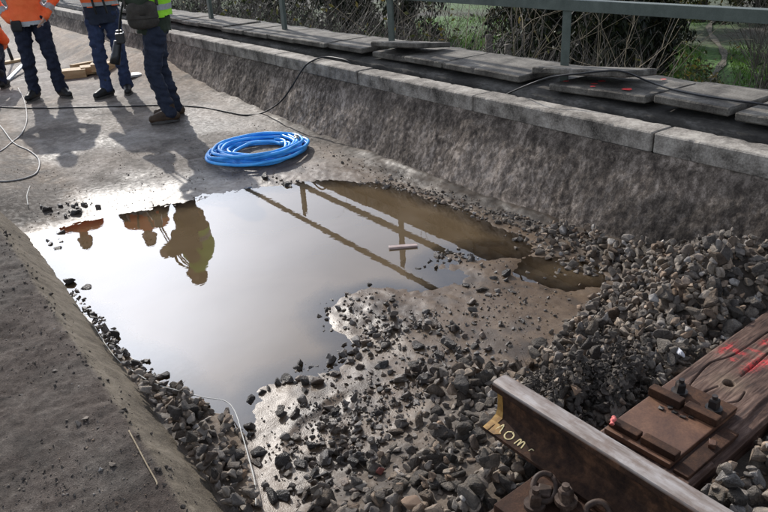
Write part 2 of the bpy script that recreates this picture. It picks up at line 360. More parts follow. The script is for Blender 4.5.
m, N_, L_, bs = new_mat('creosoted sleeper wood'); M_['sleeper'] = m
v = objvec(N_, L_, (1.6, 14, 14)); v2 = objvec(N_, L_)
n1 = nnoise(N_, L_, 5, 8, .65, v, .8); n2 = nnoise(N_, L_, 9, 6, .6, v2)
s = math_(N_, L_, 'ADD', math_(N_, L_, 'MULTIPLY', n1, .65), math_(N_, L_, 'MULTIPLY', n2, .35))
c = ramp(N_, L_, s, [(.32, (.013, .007, .005)), (.45, (.044, .023, .016)), (.54, (.088, .05, .035)), (.66, (.18, .118, .088))])
c = mixc(N_, L_, attr(N_, 'pale'), c, ramp(N_, L_, s, [(.35, (.07, .046, .03)), (.65, (.19, .135, .09))]))
sp = math_(N_, L_, 'MULTIPLY', attr(N_, 'spray'), ramp(N_, L_, nnoise(N_, L_, 60, 4, .7, v2), [(.42, (.05, .05, .05)), (.56, (1, 1, 1))]), True)
c = mixc(N_, L_, math_(N_, L_, 'MULTIPLY', sp, .8), c, (.55, .035, .04))
L_.new(c, bs.inputs['Base Color']); bs.inputs['Roughness'].default_value = .7; bs.inputs['Specular IOR Level'].default_value = .3
bump(N_, L_, bs, s, .55, .004)

# slab with red spray spots
m, N_, L_, bs = new_mat('grey slab with red spray dots'); M_['slab_red'] = m
v = objvec(N_, L_); a = nnoise(N_, L_, 6, 7, .65, v); b = nnoise(N_, L_, 150, 4, .6, v)
s = math_(N_, L_, 'ADD', math_(N_, L_, 'MULTIPLY', a, .7), math_(N_, L_, 'MULTIPLY', b, .3))
c = ramp(N_, L_, s, [(.3, (.05, .046, .042)), (.5, (.12, .113, .1)), (.7, (.22, .21, .19))])
c = mixc(N_, L_, attr(N_, 'spray'), c, (.8, .04, .07)); L_.new(c, bs.inputs['Base Color']); bs.inputs['Roughness'].default_value = .85
bump(N_, L_, bs, s, .45, .003)

# terrain, leaves
m, N_, L_, bs = new_mat('meadow ground'); M_['terrain'] = m
v = objvec(N_, L_); a = nnoise(N_, L_, .25, 7, .6, v); b = nnoise(N_, L_, 5, 6, .65, v)
c1 = ramp(N_, L_, b, [(.3, (.025, .055, .007)), (.55, (.05, .12, .013)), (.75, (.085, .16, .022))])
c2 = ramp(N_, L_, b, [(.3, (.016, .013, .009)), (.6, (.036, .03, .02)), (.8, (.07, .06, .04))])
c = mixc(N_, L_, attr(N_, 'green'), c2, c1); c = mixc(N_, L_, attr(N_, 'path'), c, (.11, .098, .075))
L_.new(c, bs.inputs['Base Color']); bs.inputs['Roughness'].default_value = .95; bump(N_, L_, bs, b, .8, .05)
def leaf_mat(name, stops, trans=.25):
    m, N_, L_, bs = new_mat(name); t = attr(N_, 'tone'); c = ramp(N_, L_, t, stops)
    L_.new(c, bs.inputs['Base Color']); bs.inputs['Roughness'].default_value = .6; bs.inputs['Specular IOR Level'].default_value = .25
    tl = N_.new('ShaderNodeBsdfTranslucent'); L_.new(c, tl.inputs['Color']); ms = N_.new('ShaderNodeMixShader'); ms.inputs[0].default_value = trans
    L_.new(bs.outputs[0], ms.inputs[1]); L_.new(tl.outputs[0], ms.inputs[2]); L_.new(ms.outputs[0], N_['Material Output'].inputs['Surface']); return m
M_['needle'] = leaf_mat('dark evergreen foliage', [(0, (.005, .007, .003)), (.6, (.012, .016, .006)), (.9, (.026, .03, .011)), (1, (.07, .058, .02))], .15)
M_['ivy'] = leaf_mat('yellowish green leaves', [(0, (.02, .03, .008)), (.5, (.045, .055, .014)), (.85, (.1, .09, .022)), (1, (.24, .16, .03))])
M_['grass'] = leaf_mat('spring grass', [(0, (.035, .08, .008)), (.6, (.07, .155, .016)), (1, (.12, .2, .03))])
M_['drygrass'] = leaf_mat('dry grass', [(0, (.02, .016, .01)), (.6, (.05, .04, .025)), (1, (.12, .1, .065))])

# ================================================================== STRUCTURE
WATER_PX = [(38,235),(80,222),(130,213),(200,200),(245,190),(300,183),(345,180),(385,183),(430,200),(480,215),(532,238),(522,250),(480,250),(446,256),(432,266),(442,286),(418,298),(378,290),(342,297),(325,310),(333,330),(362,346),(330,368),(300,375),(272,384),(256,400),(262,430),(248,452),(225,425),(200,408),(165,390),(140,366),(90,335),(52,285)]
WATER = [at(x, y, 0) for x, y in WATER_PX]
WATER = [(max(p[0], .5), p[1]) for p in WATER]
POOL2 = [at(x, y, 0)[:2] for x, y in [(540,262),(580,262),(606,276),(598,286),(560,281),(536,274)]]
BAL_PX = [(546,226),(575,247),(592,262),(612,283),(580,300),(562,325),(537,350),(525,372),(492,372),(462,368),(425,385),(405,405),(378,430),(352,452),(322,472),(292,497),(268,530),(300,640)]
BAL = [at(x, y, .03)[:2] for x, y in BAL_PX]
BAL = [(float(a), float(b)) for a, b in BAL] + [(.6, .8), (.55, -1.0), (3.3, -1.0), (3.3, 2.75)]
PILE = [at(x, y, .04)[:2] for x, y in [(92,332),(118,343),(150,372),(198,394),(230,408),(244,432),(250,468),(263,512),(268,560)]]
PILE = [(float(a), float(b)) for a, b in PILE] + [(.6, 1.0), (.42, 1.0), (.42, 3.5)]
FOOTPR = [(305,432,.10,.05,.6),(333,407,.09,.045,.4),(345,440,.08,.04,.9)]
FILM = [at(x, y, 0)[:2] for x, y in [(440,262),(480,246),(525,240),(560,258),(604,278),(570,296),(530,290),(500,300),(470,288),(448,280)]]
def floor_z(X, Y, noise=True):
    sd = np.minimum(poly_sd(X, Y, WATER), poly_sd(X, Y, POOL2)+.0)
    sdn = sd + .06*fbm(X, Y, 3.1, 4) + .045*fbm(X, Y, 12, 4, .6)
    z = np.where(sdn < 0, -.055*sst(-sdn/.4)-.004*sst(-sdn/.02), .010*sst(sdn/.22)+.022*sst(sdn/.7))
    z = z + .085*sst((Y-5.2)/3.2)
    wallr = 3.27-X
    z = z + .018*np.exp(-np.maximum(wallr, 0)/.10)*sst((Y-1)/1.5)*(1+fbm(X, Y, 6, 3))
    z = z + .20*sst((X-2.45)/.8)*sst((Y-8.0)/2.5)
    z = z + .10*sst((1.0-X)/.4)*sst((Y-5.1)/.8)
    film = -poly_sd(X, Y, FILM)
    z = z - .0062*sst((film+.05)/.15)*(1+1.1*fbm(X, Y, 4.5, 4, .6))
    bal = -poly_sd(X, Y, BAL)
    z = z + .13*sst(bal/.55) + .34*sst((X-2.3)/.95)*sst((2.15-Y)/.85)*sst(bal/.25)*(1-.8*sst((1.55-Y)/.35)*sst((3.12-X)/.35))
    pile = -poly_sd(X, Y, PILE)
    z = z + .015*sst(pile/.12)
    if noise:
        for (px, py, a, b, r) in FOOTPR:
            p = at(px, py, .02); dx = X-p[0]; dy = Y-p[1]; u = (dx*cos(r)+dy*sin(r))/a; v_ = (-dx*sin(r)+dy*cos(r))/b
            q = u*u+v_*v_; z = z - .011*np.exp(-q*q)*(1+.8*fbm(X, Y, 20, 3))+.003*np.exp(-(q-2)**2*2)
        isl = at(392, 312, 0); q = ((X-isl[0])/.33)**2+((Y-isl[1])/.3)**2
        z = z + .010*np.exp(-q*q)*(1+.9*fbm(X, Y, 18, 3))
        dry = sst((sd+.02)/.15)
        z = z + (.003+.003*dry)*fbm(X, Y, 4, 5, .45) + .0026*fbm(X, Y, 40, 3, .6)
    return z, sd
gx = np.linspace(.36, 3.40, 190)
gy = np.concatenate([np.linspace(-1.0, .6, 30), np.linspace(.62, 6.5, 420), np.linspace(6.53, 13, 170), np.linspace(13.2, 40, 40)])
GX, GY = np.meshgrid(gx, gy, indexing='ij')
Z, SD = floor_z(GX, GY)
V = np.stack([GX.ravel(), GY.ravel(), Z.ravel()], 1)
conc = sst((GY-4.6)/.9)*(.75+.5*fbm(GX, GY, 1.3, 4)); conc *= sst((GX-.95)/.3+.1)
soil = np.clip(sst((1.15-GX)/.3)*sst((GY-5.0)/.4)*.85+.35*sst((fbm(GX+31, GY*.6, 3.4, 5, .6)-.02)/.25)*sst((GY-5.0)/.8)+.35*sst((fbm(GX+11, GY+5, 9, 4, .6)-.05)/.25)*sst((GY-4.5)/.5)+.55*sst((fbm(GX+51, GY+15, 5, 5, .62)-.02)/.22)*sst((4.5-GY)/.5)*sst((SD)/.15)+sst(-poly_sd(GX, GY, BAL)/.15)*.75+sst(-poly_sd(GX, GY, PILE)/.1)*.85 + .55*sst((fbm(GX, GY, 1.9, 4)-.05)/.3)*sst((GY-5.2)/1) + .8*sst((GX-3.02+.12*fbm(GX, GY, 4, 4))/.2)*sst((7.5-GY)/2), 0, 1)
dirtw = sst((GX-2.5)/.5)*sst((GY-7.5)/1.5)
leftsoil = sst((1.15-GX)/.3)*sst((GY-5.0)/.4)
wetA = np.clip(1.1*(1-sst((SD-.15)/.75)) + .75*sst((4.4-GY)/.6) + .6*sst((fbm(GX+7, GY+3, .9, 4)+.05)/.35)*sst((9.5-GY)/4), 0, 1)*(1-.8*dirtw)*(1-.85*leftsoil)*(1-.85*sst(-poly_sd(GX, GY, BAL)/.25+.2))*(1-.8*sst(-poly_sd(GX, GY, PILE)/.08+.4))
fl = fast_mesh('trough_floor', V, grid_faces(len(gx), len(gy)), M_['floor'], None, True, dict(conc=np.clip(conc*(1-.8*dirtw), 0, 1).ravel(), soil=soil.ravel(), wet=wetA.ravel()))
tag(fl, kind='structure')
# water sheet
wx = np.linspace(.40, 3.32, 120); wy = np.linspace(.9, 5.9, 200); WX, WY = np.meshgrid(wx, wy, indexing='ij')
wz, wsd = floor_z(WX, WY)
depth = np.maximum(-wz, 0); murk = np.clip(.02+depth/.03, 0, .97)
keep = (wz < .02)
F4 = grid_faces(len(wx), len(wy)); kf = keep.ravel()[F4].any(1); F4 = F4[kf]
used = np.unique(F4); remap = -np.ones(WX.size, int); remap[used] = np.arange(len(used))
wo = fast_mesh('puddle_water', np.stack([WX.ravel(), WY.ravel(), np.zeros(WX.size)], 1)[used], remap[F4], M_['water'], None, True, dict(murk=murk.ravel()[used]))
tag(wo, kind='structure')

# left earth bank on which the photographer stands
prof_x = np.concatenate([np.linspace(-3.2, -.6, 40), np.linspace(-.58, .40, 110), np.linspace(.405, .70, 56)])
by = np.concatenate([np.linspace(-2.5, .8, 40), np.linspace(.82, 7, 430), np.linspace(7.1, 40, 120)])
BX, BY = np.meshgrid(prof_x, by, indexing='ij')
edge = .415+.016*fbm(BY, BY*0, 1.5, 4)+.006*fbm(BY, BY*0+3, 8, 4, .6)
t = np.clip((BX-edge)/(.25), 0, 1)
BZ = .205 + .0*BX - .29*t**.9 - .05*sst((.2-BX)/.9) + .018*fbm(BX, BY, 2.2, 4)*(1-t) + (.010*fbm(BX, BY, 14, 4) + .005*fbm(BX, BY, 50, 3))*(1-.5*t) - .012*np.exp(-((BX-edge+.0)/.03)**2)*sst((fbm(BX, BY, 4, 3)+.1)/.3)
bank = fast_mesh('earth_bank', np.stack([BX.ravel(), BY.ravel(), BZ.ravel()], 1), grid_faces(len(prof_x), len(by)), M_['bank'], None, True, dict(face=sst((BX-edge+.02)/.03).ravel()))
tag(bank, kind='structure')
def bank_z(x, y):
    i = np.searchsorted(prof_x, x); j = np.searchsorted(by, y); return float(BZ[min(i, len(prof_x)-1), min(j, len(by)-1)])

# right wall: rough face grid + individual coping blocks
wall = empty('concrete_wall', (3.3, 4, 0)); tag(wall, 'long low concrete wall with rough stained face and pale coping blocks', 'wall')
WOFF = Vector(wall.location)
yy = np.concatenate([np.linspace(-1.2, .8, 30), np.linspace(.81, 9, 760), np.linspace(9.1, 40, 160)]); zz = np.linspace(-.15, .525, 90)
YY, ZZ = np.meshgrid(yy, zz, indexing='ij')
XX = 3.285 + .42*np.maximum(ZZ, -.1) - .014*fbm(YY, ZZ*.8, 3.5, 3) - .0035*fbm(YY, ZZ*.8, 15, 5, .6) - .0035*fbm(YY, ZZ, 42, 3, .6) - .012*np.exp(-np.maximum(ZZ-.02, 0)/.05) + .014*sst((ZZ-.46)/.06)
stain = 1-.5*np.clip(sst((ZZ-.30)/.2)*(.7+1.1*fbm(YY, ZZ*.4, 2.2, 4)), 0, 1) - .25*sst((fbm(YY+9, ZZ, 1.1, 4)+.05)/.3)
# low damp zone where ballast was removed
damp = np.exp(-((YY-2.05)/.45)**2)*sst((.36+.1*fbm(YY, ZZ, 3, 3)-ZZ)/.08); stain *= 1-.62*damp
wf = fast_mesh('wall_face', np.stack([XX.ravel()-WOFF.x, YY.ravel()-WOFF.y, ZZ.ravel()], 1), grid_faces(len(yy), len(zz))[:, ::-1], M_['wall'], wall, True, dict(stain=np.clip(stain, .2, 1).ravel()))
mb = MB(); mb.box((.335, 14, .15), (.13, 33, .72)); mb.build('wall_core', M_['ledge'], wall)
def slab_mesh(lx, ly, lz, n=10, seed=0, chip=.008):
    """cast block: gridded box with worn, chipped edges"""
    bm = bmesh.new(); bmesh.ops.create_cube(bm, size=1)
    for v in bm.verts: v.co = Vector((v.co.x*lx, v.co.y*ly, v.co.z*lz))
    bmesh.ops.bevel(bm, geom=bm.edges[:], offset=min(.008, lz*.2), segments=1, affect='EDGES')
    k = max(2, int(ly/.03))
    for q in range(1, k):
        y0 = -ly/2+ly*q/k
        bmesh.ops.bisect_plane(bm, geom=bm.verts[:]+bm.edges[:]+bm.faces[:], plane_co=(0, y0, 0), plane_no=(0, 1, 0))
    for q in (-.2, .2):
        bmesh.ops.bisect_plane(bm, geom=bm.verts[:]+bm.edges[:]+bm.faces[:], plane_co=(lx*q, 0, 0), plane_no=(1, 0, 0))
    ph = seed*7.7
    for v in bm.verts:
        ex = abs(v.co.x) > lx*.44; top = v.co.z > 0; side = 1 if v.co.x > 0 else -1
        n1 = float(fbm(np.array([v.co.y*3+ph]), np.array([side*5.0+ph]), 2.2, 3)[0]); n2 = float(fbm(np.array([v.co.y*3+ph+40]), np.array([side*5.0]), 6, 2)[0])
        if ex:
            v.co.x += side*chip*.35*(n1-.1)
            if top and n2 > .42: v.co.x -= side*chip*1.6*(n2-.1); v.co.z -= chip*1.2*(n2-.1)
        v.co.z += chip*.25*n1
    bmesh.ops.recalc_face_normals(bm, faces=bm.faces)
    me = bpy.data.meshes.new('block'); bm.to_mesh(me); bm.free(); return me
COPING = []
cms = [slab_mesh(.195, 1.49, .12, seed=k, chip=.006) for k in range(4)]
for me in cms: me.materials.append(M_['coping'])
y0 = 3.80-1.5*3
for k in range(24):
    o = bpy.data.objects.new('coping_block', cms[k % 4]); link(o, wall)
    o.location = (3.615+random.uniform(-.005, .005)-WOFF.x, y0+1.5*k+.75-WOFF.y, .580+random.uniform(-.004, .004))
    o.rotation_euler = (0, 0, random.uniform(-.003, .003)+(pi if k % 3 == 1 else 0))

# cable channel between wall and slabs
ch_y = np.linspace(-1.2, 30, 700); ch_x = np.linspace(3.66, 3.9, 14); CX, CY = np.meshgrid(ch_x, ch_y, indexing='ij')
CZ = .46+.05*fbm(CX, CY, 5, 4)+.02*fbm(CX, CY, 25, 3)
tag(fast_mesh('channel_bed', np.stack([CX.ravel(), CY.ravel(), CZ.ravel()], 1), grid_faces(14, 700), M_['channel'], None, True), kind='structure')
outer = empty('bridge_edge_beam', (4.2, 4, 0)); tag(outer, 'dark stained concrete edge beam below the loose cover slabs', 'beam')
oy = np.linspace(-1.2, 40, 620); oz = np.linspace(0, 1, 12); OY, OT = np.meshgrid(oy, oz, indexing='ij')
# stepped profile: face rises from .40 to .655, then the top runs outward
s1 = np.clip(OT/.5, 0, 1); s2 = np.clip((OT-.5)/.5, 0, 1)
OXc = 3.85+.02*fbm(OY, OT, 6, 4)+s2*.95; OZc = .40+.255*s1+.015*fbm(OY, OT*3, 7, 4)*s1
fast_mesh('beam_face', np.stack([OXc.ravel()-4.2, OY.ravel()-4, OZc.ravel()], 1), grid_faces(620, 12)[:, ::-1], M_['ledge'], outer, True)
mb = MB(); mb.box((.15, 14.4, -.2), (.9, 41, 1.2)); mb.build('beam_core', M_['ledge'], outer)

# loose cover slabs on the beam: (Y start, Y end, X mid, z mid, tilt about Y(x-slope), tilt about X (y-slope), rz)
SLABS = []
def yb(px, py): return float(at(px, py, .75)[1])
bounds = [yb(x, y) for x, y in [(768+70,125),(737,107),(663,91),(590,80)]]
slab_specs = [
 (.6, bounds[0], 4.14, .715, 0, 0, 'grey cover slab nearest the right edge of the photo'),
 (bounds[0]+.02, bounds[1]-.02, 4.15, .712, .0, -.01, 'grey cover slab crossed by the black cable near the right edge'),
 (bounds[1]+.02, bounds[2]-.03, 4.16, .722, .015, .015, 'speckled grey cover slab right of the red sprayed slab'),
 (bounds[2]+.02, 3.40, 4.15, .70, .02, -.03, 'grey cover slab with red spray dots under the tilted slab'),
]
def add_slab(ya, yb_, xm, z, tx, ty, label, rz=0, red=False, lx=.56, lz=.05):
    me = slab_mesh(lx, yb_-ya, lz, seed=len(SLABS)+50, chip=.008); me.materials.append(M_['slab_red'] if red else M_['slab'])
    if red:
        co = np.array([v.co[:] for v in me.vertices]); a = me.attributes.new('spray', 'FLOAT', 'POINT')
        a.data.foreach_set('value', np.zeros(len(co), np.float32))
    o = bpy.data.objects.new('cover_slab', me); link(o); o.location = (xm, (ya+yb_)/2, z); o.rotation_euler = (ty, tx, rz)
    tag(o, label, 'slab', 'loose cover slabs along the railing'); SLABS.append(o); return o
for k, (a, b, xm, z, tx, ty, lab) in enumerate(slab_specs): add_slab(a, b, xm, z, tx, ty, lab, 0)
# tilted slab lying across the others beside the post
add_slab(2.86, 3.60, 4.13, .785, .13, -.055, 'tilted grey cover slab propped on its neighbour beside the railing post', .12, lz=.045, lx=.42)
add_slab(3.68, 4.55, 4.15, .715, .0, .01, 'long grey cover slab just beyond the railing post with the cable', 0)
add_slab(4.57, 5.1, 4.15, .717, .01, 0, 'short grey cover slab between the long slab and the stacked pair', 0)
add_slab(5.12, 5.62, 4.2, .70, .0, 0, 'grey cover slab lying under the tilted stacked slab', 0)
add_slab(4.98, 5.62, 4.13, .79, .12, -.05, 'tilted stacked cover slab beside the middle railing post', .08, lz=.045, lx=.42)
far_y = 5.74
for k in range(12):
    ln = random.choice([.62, .72, .8])
    add_slab(far_y, far_y+ln-.02, 4.14+random.uniform(-.025, .025), .715+random.uniform(-.006, .01), random.uniform(-.012, .012), random.uniform(-.012, .012),
             ['first', 'second', 'third', 'fourth', 'fifth', 'sixth', 'seventh', 'eighth', 'ninth', 'tenth', 'eleventh', 'twelfth'][k] + ' grey cover slab beyond the stacked pair, counting towards the people', random.uniform(-.02, .02))
    far_y += ln
# small packing stones and red paint blobs on the red-marked slab and beam
for k, (px, py, r) in enumerate([(595, 83, .026), (627, 90, .034), (601, 80, .03), (592, 92, .022), (566, 85, .02), (665, 78, .018)]):
    p = at(px, py, .738 if k not in (3, 4) else .70); mb = MB(); n = 14
    pts = [(0, 0, 0)]+[(r*random.uniform(.45, 1.25)*cos(2*pi*i/n)*1.0, r*random.uniform(.45, 1.25)*sin(2*pi*i/n), -.001) for i in range(n)]
    mb.add(pts, [(0, i+1, (i+1) % n+1) for i in range(n)])
    host = SLABS[3]
    o = mb.build('red_paint_spot', M_['red'], host)
    inv = host.matrix_basis.inverted()
    # lay on the slab top
    loc = inv @ Vector(p); loc.z = .031+.0045
    lim = host.dimensions
    loc.x = max(-.24, min(.24, loc.x)); loc.y = max(-lim.y/2+.04, min(lim.y/2-.04, loc.y)); o.location = loc

# railing
rail_ = empty('steel_railing', (4.19, 4, .7)); tag(rail_, 'grey green steel railing with posts and two horizontal rails on the slab edge', 'railing')
for k in range(-1, 13):
    y = 3.5335+2.1365*k; mb = MB()
    mb.box((0, y-4, .30), (.009, .075, 1.29), bev=.002); mb.box((.036, y-4+.034, .30), (.065, .008, 1.288), bev=.002)
    mb.build('post', M_['post'], rail_)
def angle_rail(z, h, name):
    mb = MB(); mb.box((-.012, 12, z-.7), (.010, 31.5, h), bev=.002); mb.box((.026, 12, z-.7+h/2-.004), (.066, 31.5, .009), bev=.002); mb.build(name, M_['post'], rail_)
angle_rail(1.205, .075, 'middle_rail'); angle_rail(1.70, .075, 'top_rail')

# terrain around
tx_ = np.concatenate([-np.geomspace(400, 4, 40), np.linspace(-3.6, 40, 150), np.geomspace(41, 600, 40)])
ty_ = np.concatenate([-np.geomspace(400, 6, 36), np.linspace(-5.5, 60, 170), np.geomspace(61, 600, 40)])
TX, TY = np.meshgrid(tx_, ty_, indexing='ij')
TZ = np.where(TX < 1, .10-1.0*sst((TX+3.0)/.8), -.75) - 2.25*sst((TX-4.6)/5.5) + .25*fbm(TX, TY, .12, 5) + .05*fbm(TX, TY, 1.1, 3)*sst((np.abs(TX)-4)/2) - .02*np.clip(TX-10, 0, 25) + .012*np.clip(TX-60, 0, 400)
TZ = np.where((TX > -2.9) & (TX < 4.7), np.minimum(TZ, -.75), TZ)
path_c = at(720, 60, -3.0); path_d = np.array(at(716, 30, -3.2))-np.array(at(726, 95, -2.9)); path_d = path_d[:2]/hypot(*path_d[:2])
pd = np.abs((TX-path_c[0])*path_d[1]-(TY-path_c[1])*path_d[0])
green = np.clip(.5+1.6*fbm(TX+3, TY+8, .13, 4), 0, 1)*sst((TX-9)/4)+.6*sst((-TX-3)/2)
for (px, py, r) in [(738, 60, 6), (468, 42, 5)]:
    c0 = at(px, py, -3.0); green = np.maximum(green, np.exp(-(((TX-c0[0])**2+(TY-c0[1])**2)/r**2)**2))
tr_ = fast_mesh('ground', np.stack([TX.ravel(), TY.ravel(), TZ.ravel()], 1), grid_faces(len(tx_), len(ty_)), M_['terrain'], None, True, dict(green=np.clip(green, 0, 1).ravel(), path=(0*pd).ravel()))
tag(tr_, kind='structure')
_pp = []
for t_ in np.linspace(-9, 16, 60):
    c_ = path_c[:2]+path_d*t_+np.array([path_d[1], -path_d[0]])*.25*sin(t_*.5); i_ = min(np.searchsorted(tx_, c_[0]), len(tx_)-1); j_ = min(np.searchsorted(ty_, c_[1]), len(ty_)-1)
    for s_ in (-1, 1): _pp.append((c_[0]+path_d[1]*.11*s_*(1+.3*sin(t_*2.1)), c_[1]-path_d[0]*.11*s_*(1+.3*sin(t_*2.1)), float(TZ[i_-1:i_+1, j_-1:j_+1].max())+.05))
M_['path'] = grainy('trodden earth path', (.05, .05, .03), (.1, .09, .065), (.16, .14, .11), 3, 20, .95, .5, .02)
tag(mobj('footpath', _pp, [(2*i, 2*i+1, 2*i+3, 2*i+2) for i in range(59)], M_['path'], None, True), kind='structure')
def ground_z(x, y):
    i = np.searchsorted(tx_, x); j = np.searchsorted(ty_, y); return float(TZ[min(i, len(tx_)-1), min(j, len(ty_)-1)])
# ================================================================== OBJECTS
# ---- running rail with fastenings
RX, REND, RZ0 = 1.366, 1.353, .283
railt = empty('running_rail', (RX, REND, RZ0)); tag(railt, 'rusty steel running rail with a sawn end, worn bright head and yellow chalk figures', 'rail')
half = [(.075, 0), (.075, .0115), (.060, .0155), (.036, .0225), (.017, .034), (.0095, .052), (.0085, .085), (.0105, .118), (.019, .1305), (.0345, .1375), (.036, .142), (.0355, .158), (.031, .1665), (.022, .1705), (.01, .172)]
prof = half + [(-a, b) for a, b in half[::-1]]
ys = np.concatenate([[0], -np.linspace(.012, 3.2, 60)]); n = len(prof)
V = []; hd = []
for j, y in enumerate(ys):
    for (a, b) in prof:
        k = .985 if j == 0 else 1
        V.append((a*k, y, b)); hd.append(1.0 if b > .160 else (.35 if b > .1375 and False else 0.0))
Fq = []
for j in range(len(ys)-1):
    for i in range(n):
        Fq.append((j*n+i, j*n+(i+1) % n, (j+1)*n+(i+1) % n, (j+1)*n+i))
Fq += [tuple(range(n))[::-1]]
o = mobj('rail_body', V, [f[::-1] for f in Fq], M_['rail'], railt)
a_ = o.data.attributes.new('head', 'FLOAT', 'POINT'); a_.data.foreach_set('value', np.array(hd, np.float32))
# yellow paint patch on web and foot near the sawn end (thin film of paint, left side)
pts = [(.0755, .012), (.060, .0160), (.036, .0230), (.0175, .0345), (.0100, .052), (.0090, .085), (.0110, .118)]
def film(name, y0, y1, mat, i0, i1, par, wob=.004, n=10):
    mb = MB(); vs_ = []; fs = []; P_ = pts[i0:i1+1]
    for q in range(n+1):
        for k, (a, b) in enumerate(P_):
            y = y0+(y1-y0)*q/n
            if q == n: y += random.uniform(-wob, wob)*2
            vs_.append((-a-.0006, y, b+.0006))
    m_ = len(P_)
    for q in range(n):
        for k in range(m_-1): fs.append((q*m_+k, q*m_+k+1, (q+1)*m_+k+1, (q+1)*m_+k))
    mb.add(vs_, fs); return mb.build(name, mat, par)
film('yellow_paint', -.001, -.026, M_['yellow'], 0, 6, railt)
film('yellow_paint', -.027, -.05, M_['yellow'], 0, 2, railt, .01)
# chalk figures on the foot: local frame u along -Y (reading direction), v up towards the web
def foot_pt(u, v_):
    a = .070-v_; # distance from axis
    b = np.interp(a, [.017, .036, .060, .075], [.034, .0225, .0155, .0115])
    return (-a, -u, b+.0022)
def stroke(poly, r=.0026):
    mb = MB(); P_ = catmull([foot_pt(u, v_) for u, v_ in poly], 5); mb.tube(P_, r, 6)
    return mb
marks = [[(.040, .012), (.052, .040), (.062, .006)],
         [(.092, .036), (.080, .028), (.082, .012), (.096, .006), (.108, .016), (.106, .030), (.094, .036)],
         [(.128, .008), (.131, .030), (.138, .028), (.141, .010), (.145, .030), (.153, .028), (.157, .008)],
         [(.182, .016), (.184, .026), (.194, .026)]]
for k, mk in enumerate(marks):
    o = stroke(mk, .0027 if k < 3 else .002).build('chalk_mark', M_['marker'], railt, True)
    for v in o.data.vertices:      # press the stroke flat onto the foot
        b_ = float(np.interp(-v.co.x, [.017, .036, .060, .075], [.034, .0225, .0155, .0115])); v.co.z = b_+.0007+max(0, v.co.z-b_)*.12

# ---- wooden sleeper with cracks, bolt hole and spray
SX0, SX1, SY0, SY1, SZ = .98, 2.95, .80, 1.135, .24
SROT = radians(2.2)
slp = empty('wooden_sleeper', (1.6, .975, 0), SROT); tag(slp, 'old brown wooden sleeper with cracks, a round hole and red spray marks', 'sleeper')
def s_loc(px, py, z=SZ):
    p = at(px, py, z); dx, dy = p[0]-1.6, p[1]-.975
    return dx*cos(SROT)+dy*sin(SROT), -dx*sin(SROT)+dy*cos(SROT)
lx0, lx1, ly0, ly1 = SX0-1.6, SX1-1.6, -.168, .168
ux = np.linspace(lx0, lx1, 700); uy = np.linspace(ly0, ly1, 150); UX, UY = np.meshgrid(ux, uy, indexing='ij')
top = SZ + .004*fbm(UX*.35, UY*3, 6, 4) + .0022*fbm(UX*.6, UY*10, 9, 3)
crackpx = [[(768,332),(735,354),(712,362),(695,378),(683,396)], [(768,353),(752,367),(741,376)], [(718,386),(705,392),(690,405),(680,412)][::-1], [(745,392),(738,401),(722,404),(714,410),(702,414)], [(640,420),(625,428),(610,438)]]
for cp in crackpx:
    P_ = [s_loc(*q) for q in cp]; P_ = [(p.x, p.y) for p in catmull([(a, b, 0) for a, b in P_], 6)]
    d = np.full(UX.shape, 9.0)
    for (ax, ay), (bx_, by_) in zip(P_[:-1], P_[1:]):
        ex, ey = bx_-ax, by_-ay; t_ = np.clip(((UX-ax)*ex+(UY-ay)*ey)/(ex*ex+ey*ey+1e-12), 0, 1)
        d = np.minimum(d, np.hypot(UX-ax-t_*ex, UY-ay-t_*ey))
    top -= .013*np.exp(-(d/.0024)**2)
hx, hy = s_loc(729, 383)
dh = np.hypot(UX-hx, UY-hy); top -= .075*(1-sst((dh-.014)/.007))
pale = np.exp(-(dh/.05)**2)*.9*(dh > .018)
worn = (UY < -.11+.02*fbm(UX, UX*0, 5, 3)) & (UX > .15); top -= np.where(worn, .012*sst((-.105-UY)/.03), 0)
r1 = s_loc(745, 368); r2 = s_loc(725, 345); r3 = s_loc(760, 355)
spray = np.zeros(UX.shape)
for (px, py, rx, ry) in [(752,366,.05,.022),(764,362,.03,.03),(738,352,.016,.03),(726,348,.05,.014),(757,352,.012,.03),(720,338,.02,.012),(733,359,.014,.014),(766,342,.03,.015)]:
    q = s_loc(px, py); spray = np.maximum(spray, .95*np.exp(-(((UX-q[0])/rx)**2+((UY-q[1])/ry)**2)))
edgef = np.minimum(np.minimum(UY-ly0, ly1-UY), .012); top -= .010*(1-sst(edgef/.012))
nx_, ny_ = len(ux), len(uy)
Vt = np.stack([UX.ravel(), UY.ravel(), top.ravel()], 1)
Ft = grid_faces(nx_, ny_).tolist(); V = Vt.tolist()
ring = [i*ny_ for i in range(nx_)]+[(nx_-1)*ny_+j for j in range(1, ny_)]+[i*ny_+ny_-1 for i in range(nx_-2, -1, -1)]+[j for j in range(ny_-2, 0, -1)]
b0 = len(V)
for r_ in ring: V.append([V[r_][0], V[r_][1], .06])
m_ = len(ring)
for i in range(m_): Ft.append([ring[i], b0+i, b0+(i+1) % m_, ring[(i+1) % m_]])
o = mobj('beam', V, Ft, M_['sleeper'], slp); o.data.polygons.foreach_set('use_smooth', [i < (nx_-1)*(ny_-1) for i in range(len(o.data.polygons))])
for nm, arr in (('pale', pale), ('spray', spray)):
    a_ = o.data.attributes.new(nm, 'FLOAT', 'POINT'); a_.data.foreach_set('value', np.concatenate([arr.ravel(), np.zeros(m_)]).astype(np.float32))

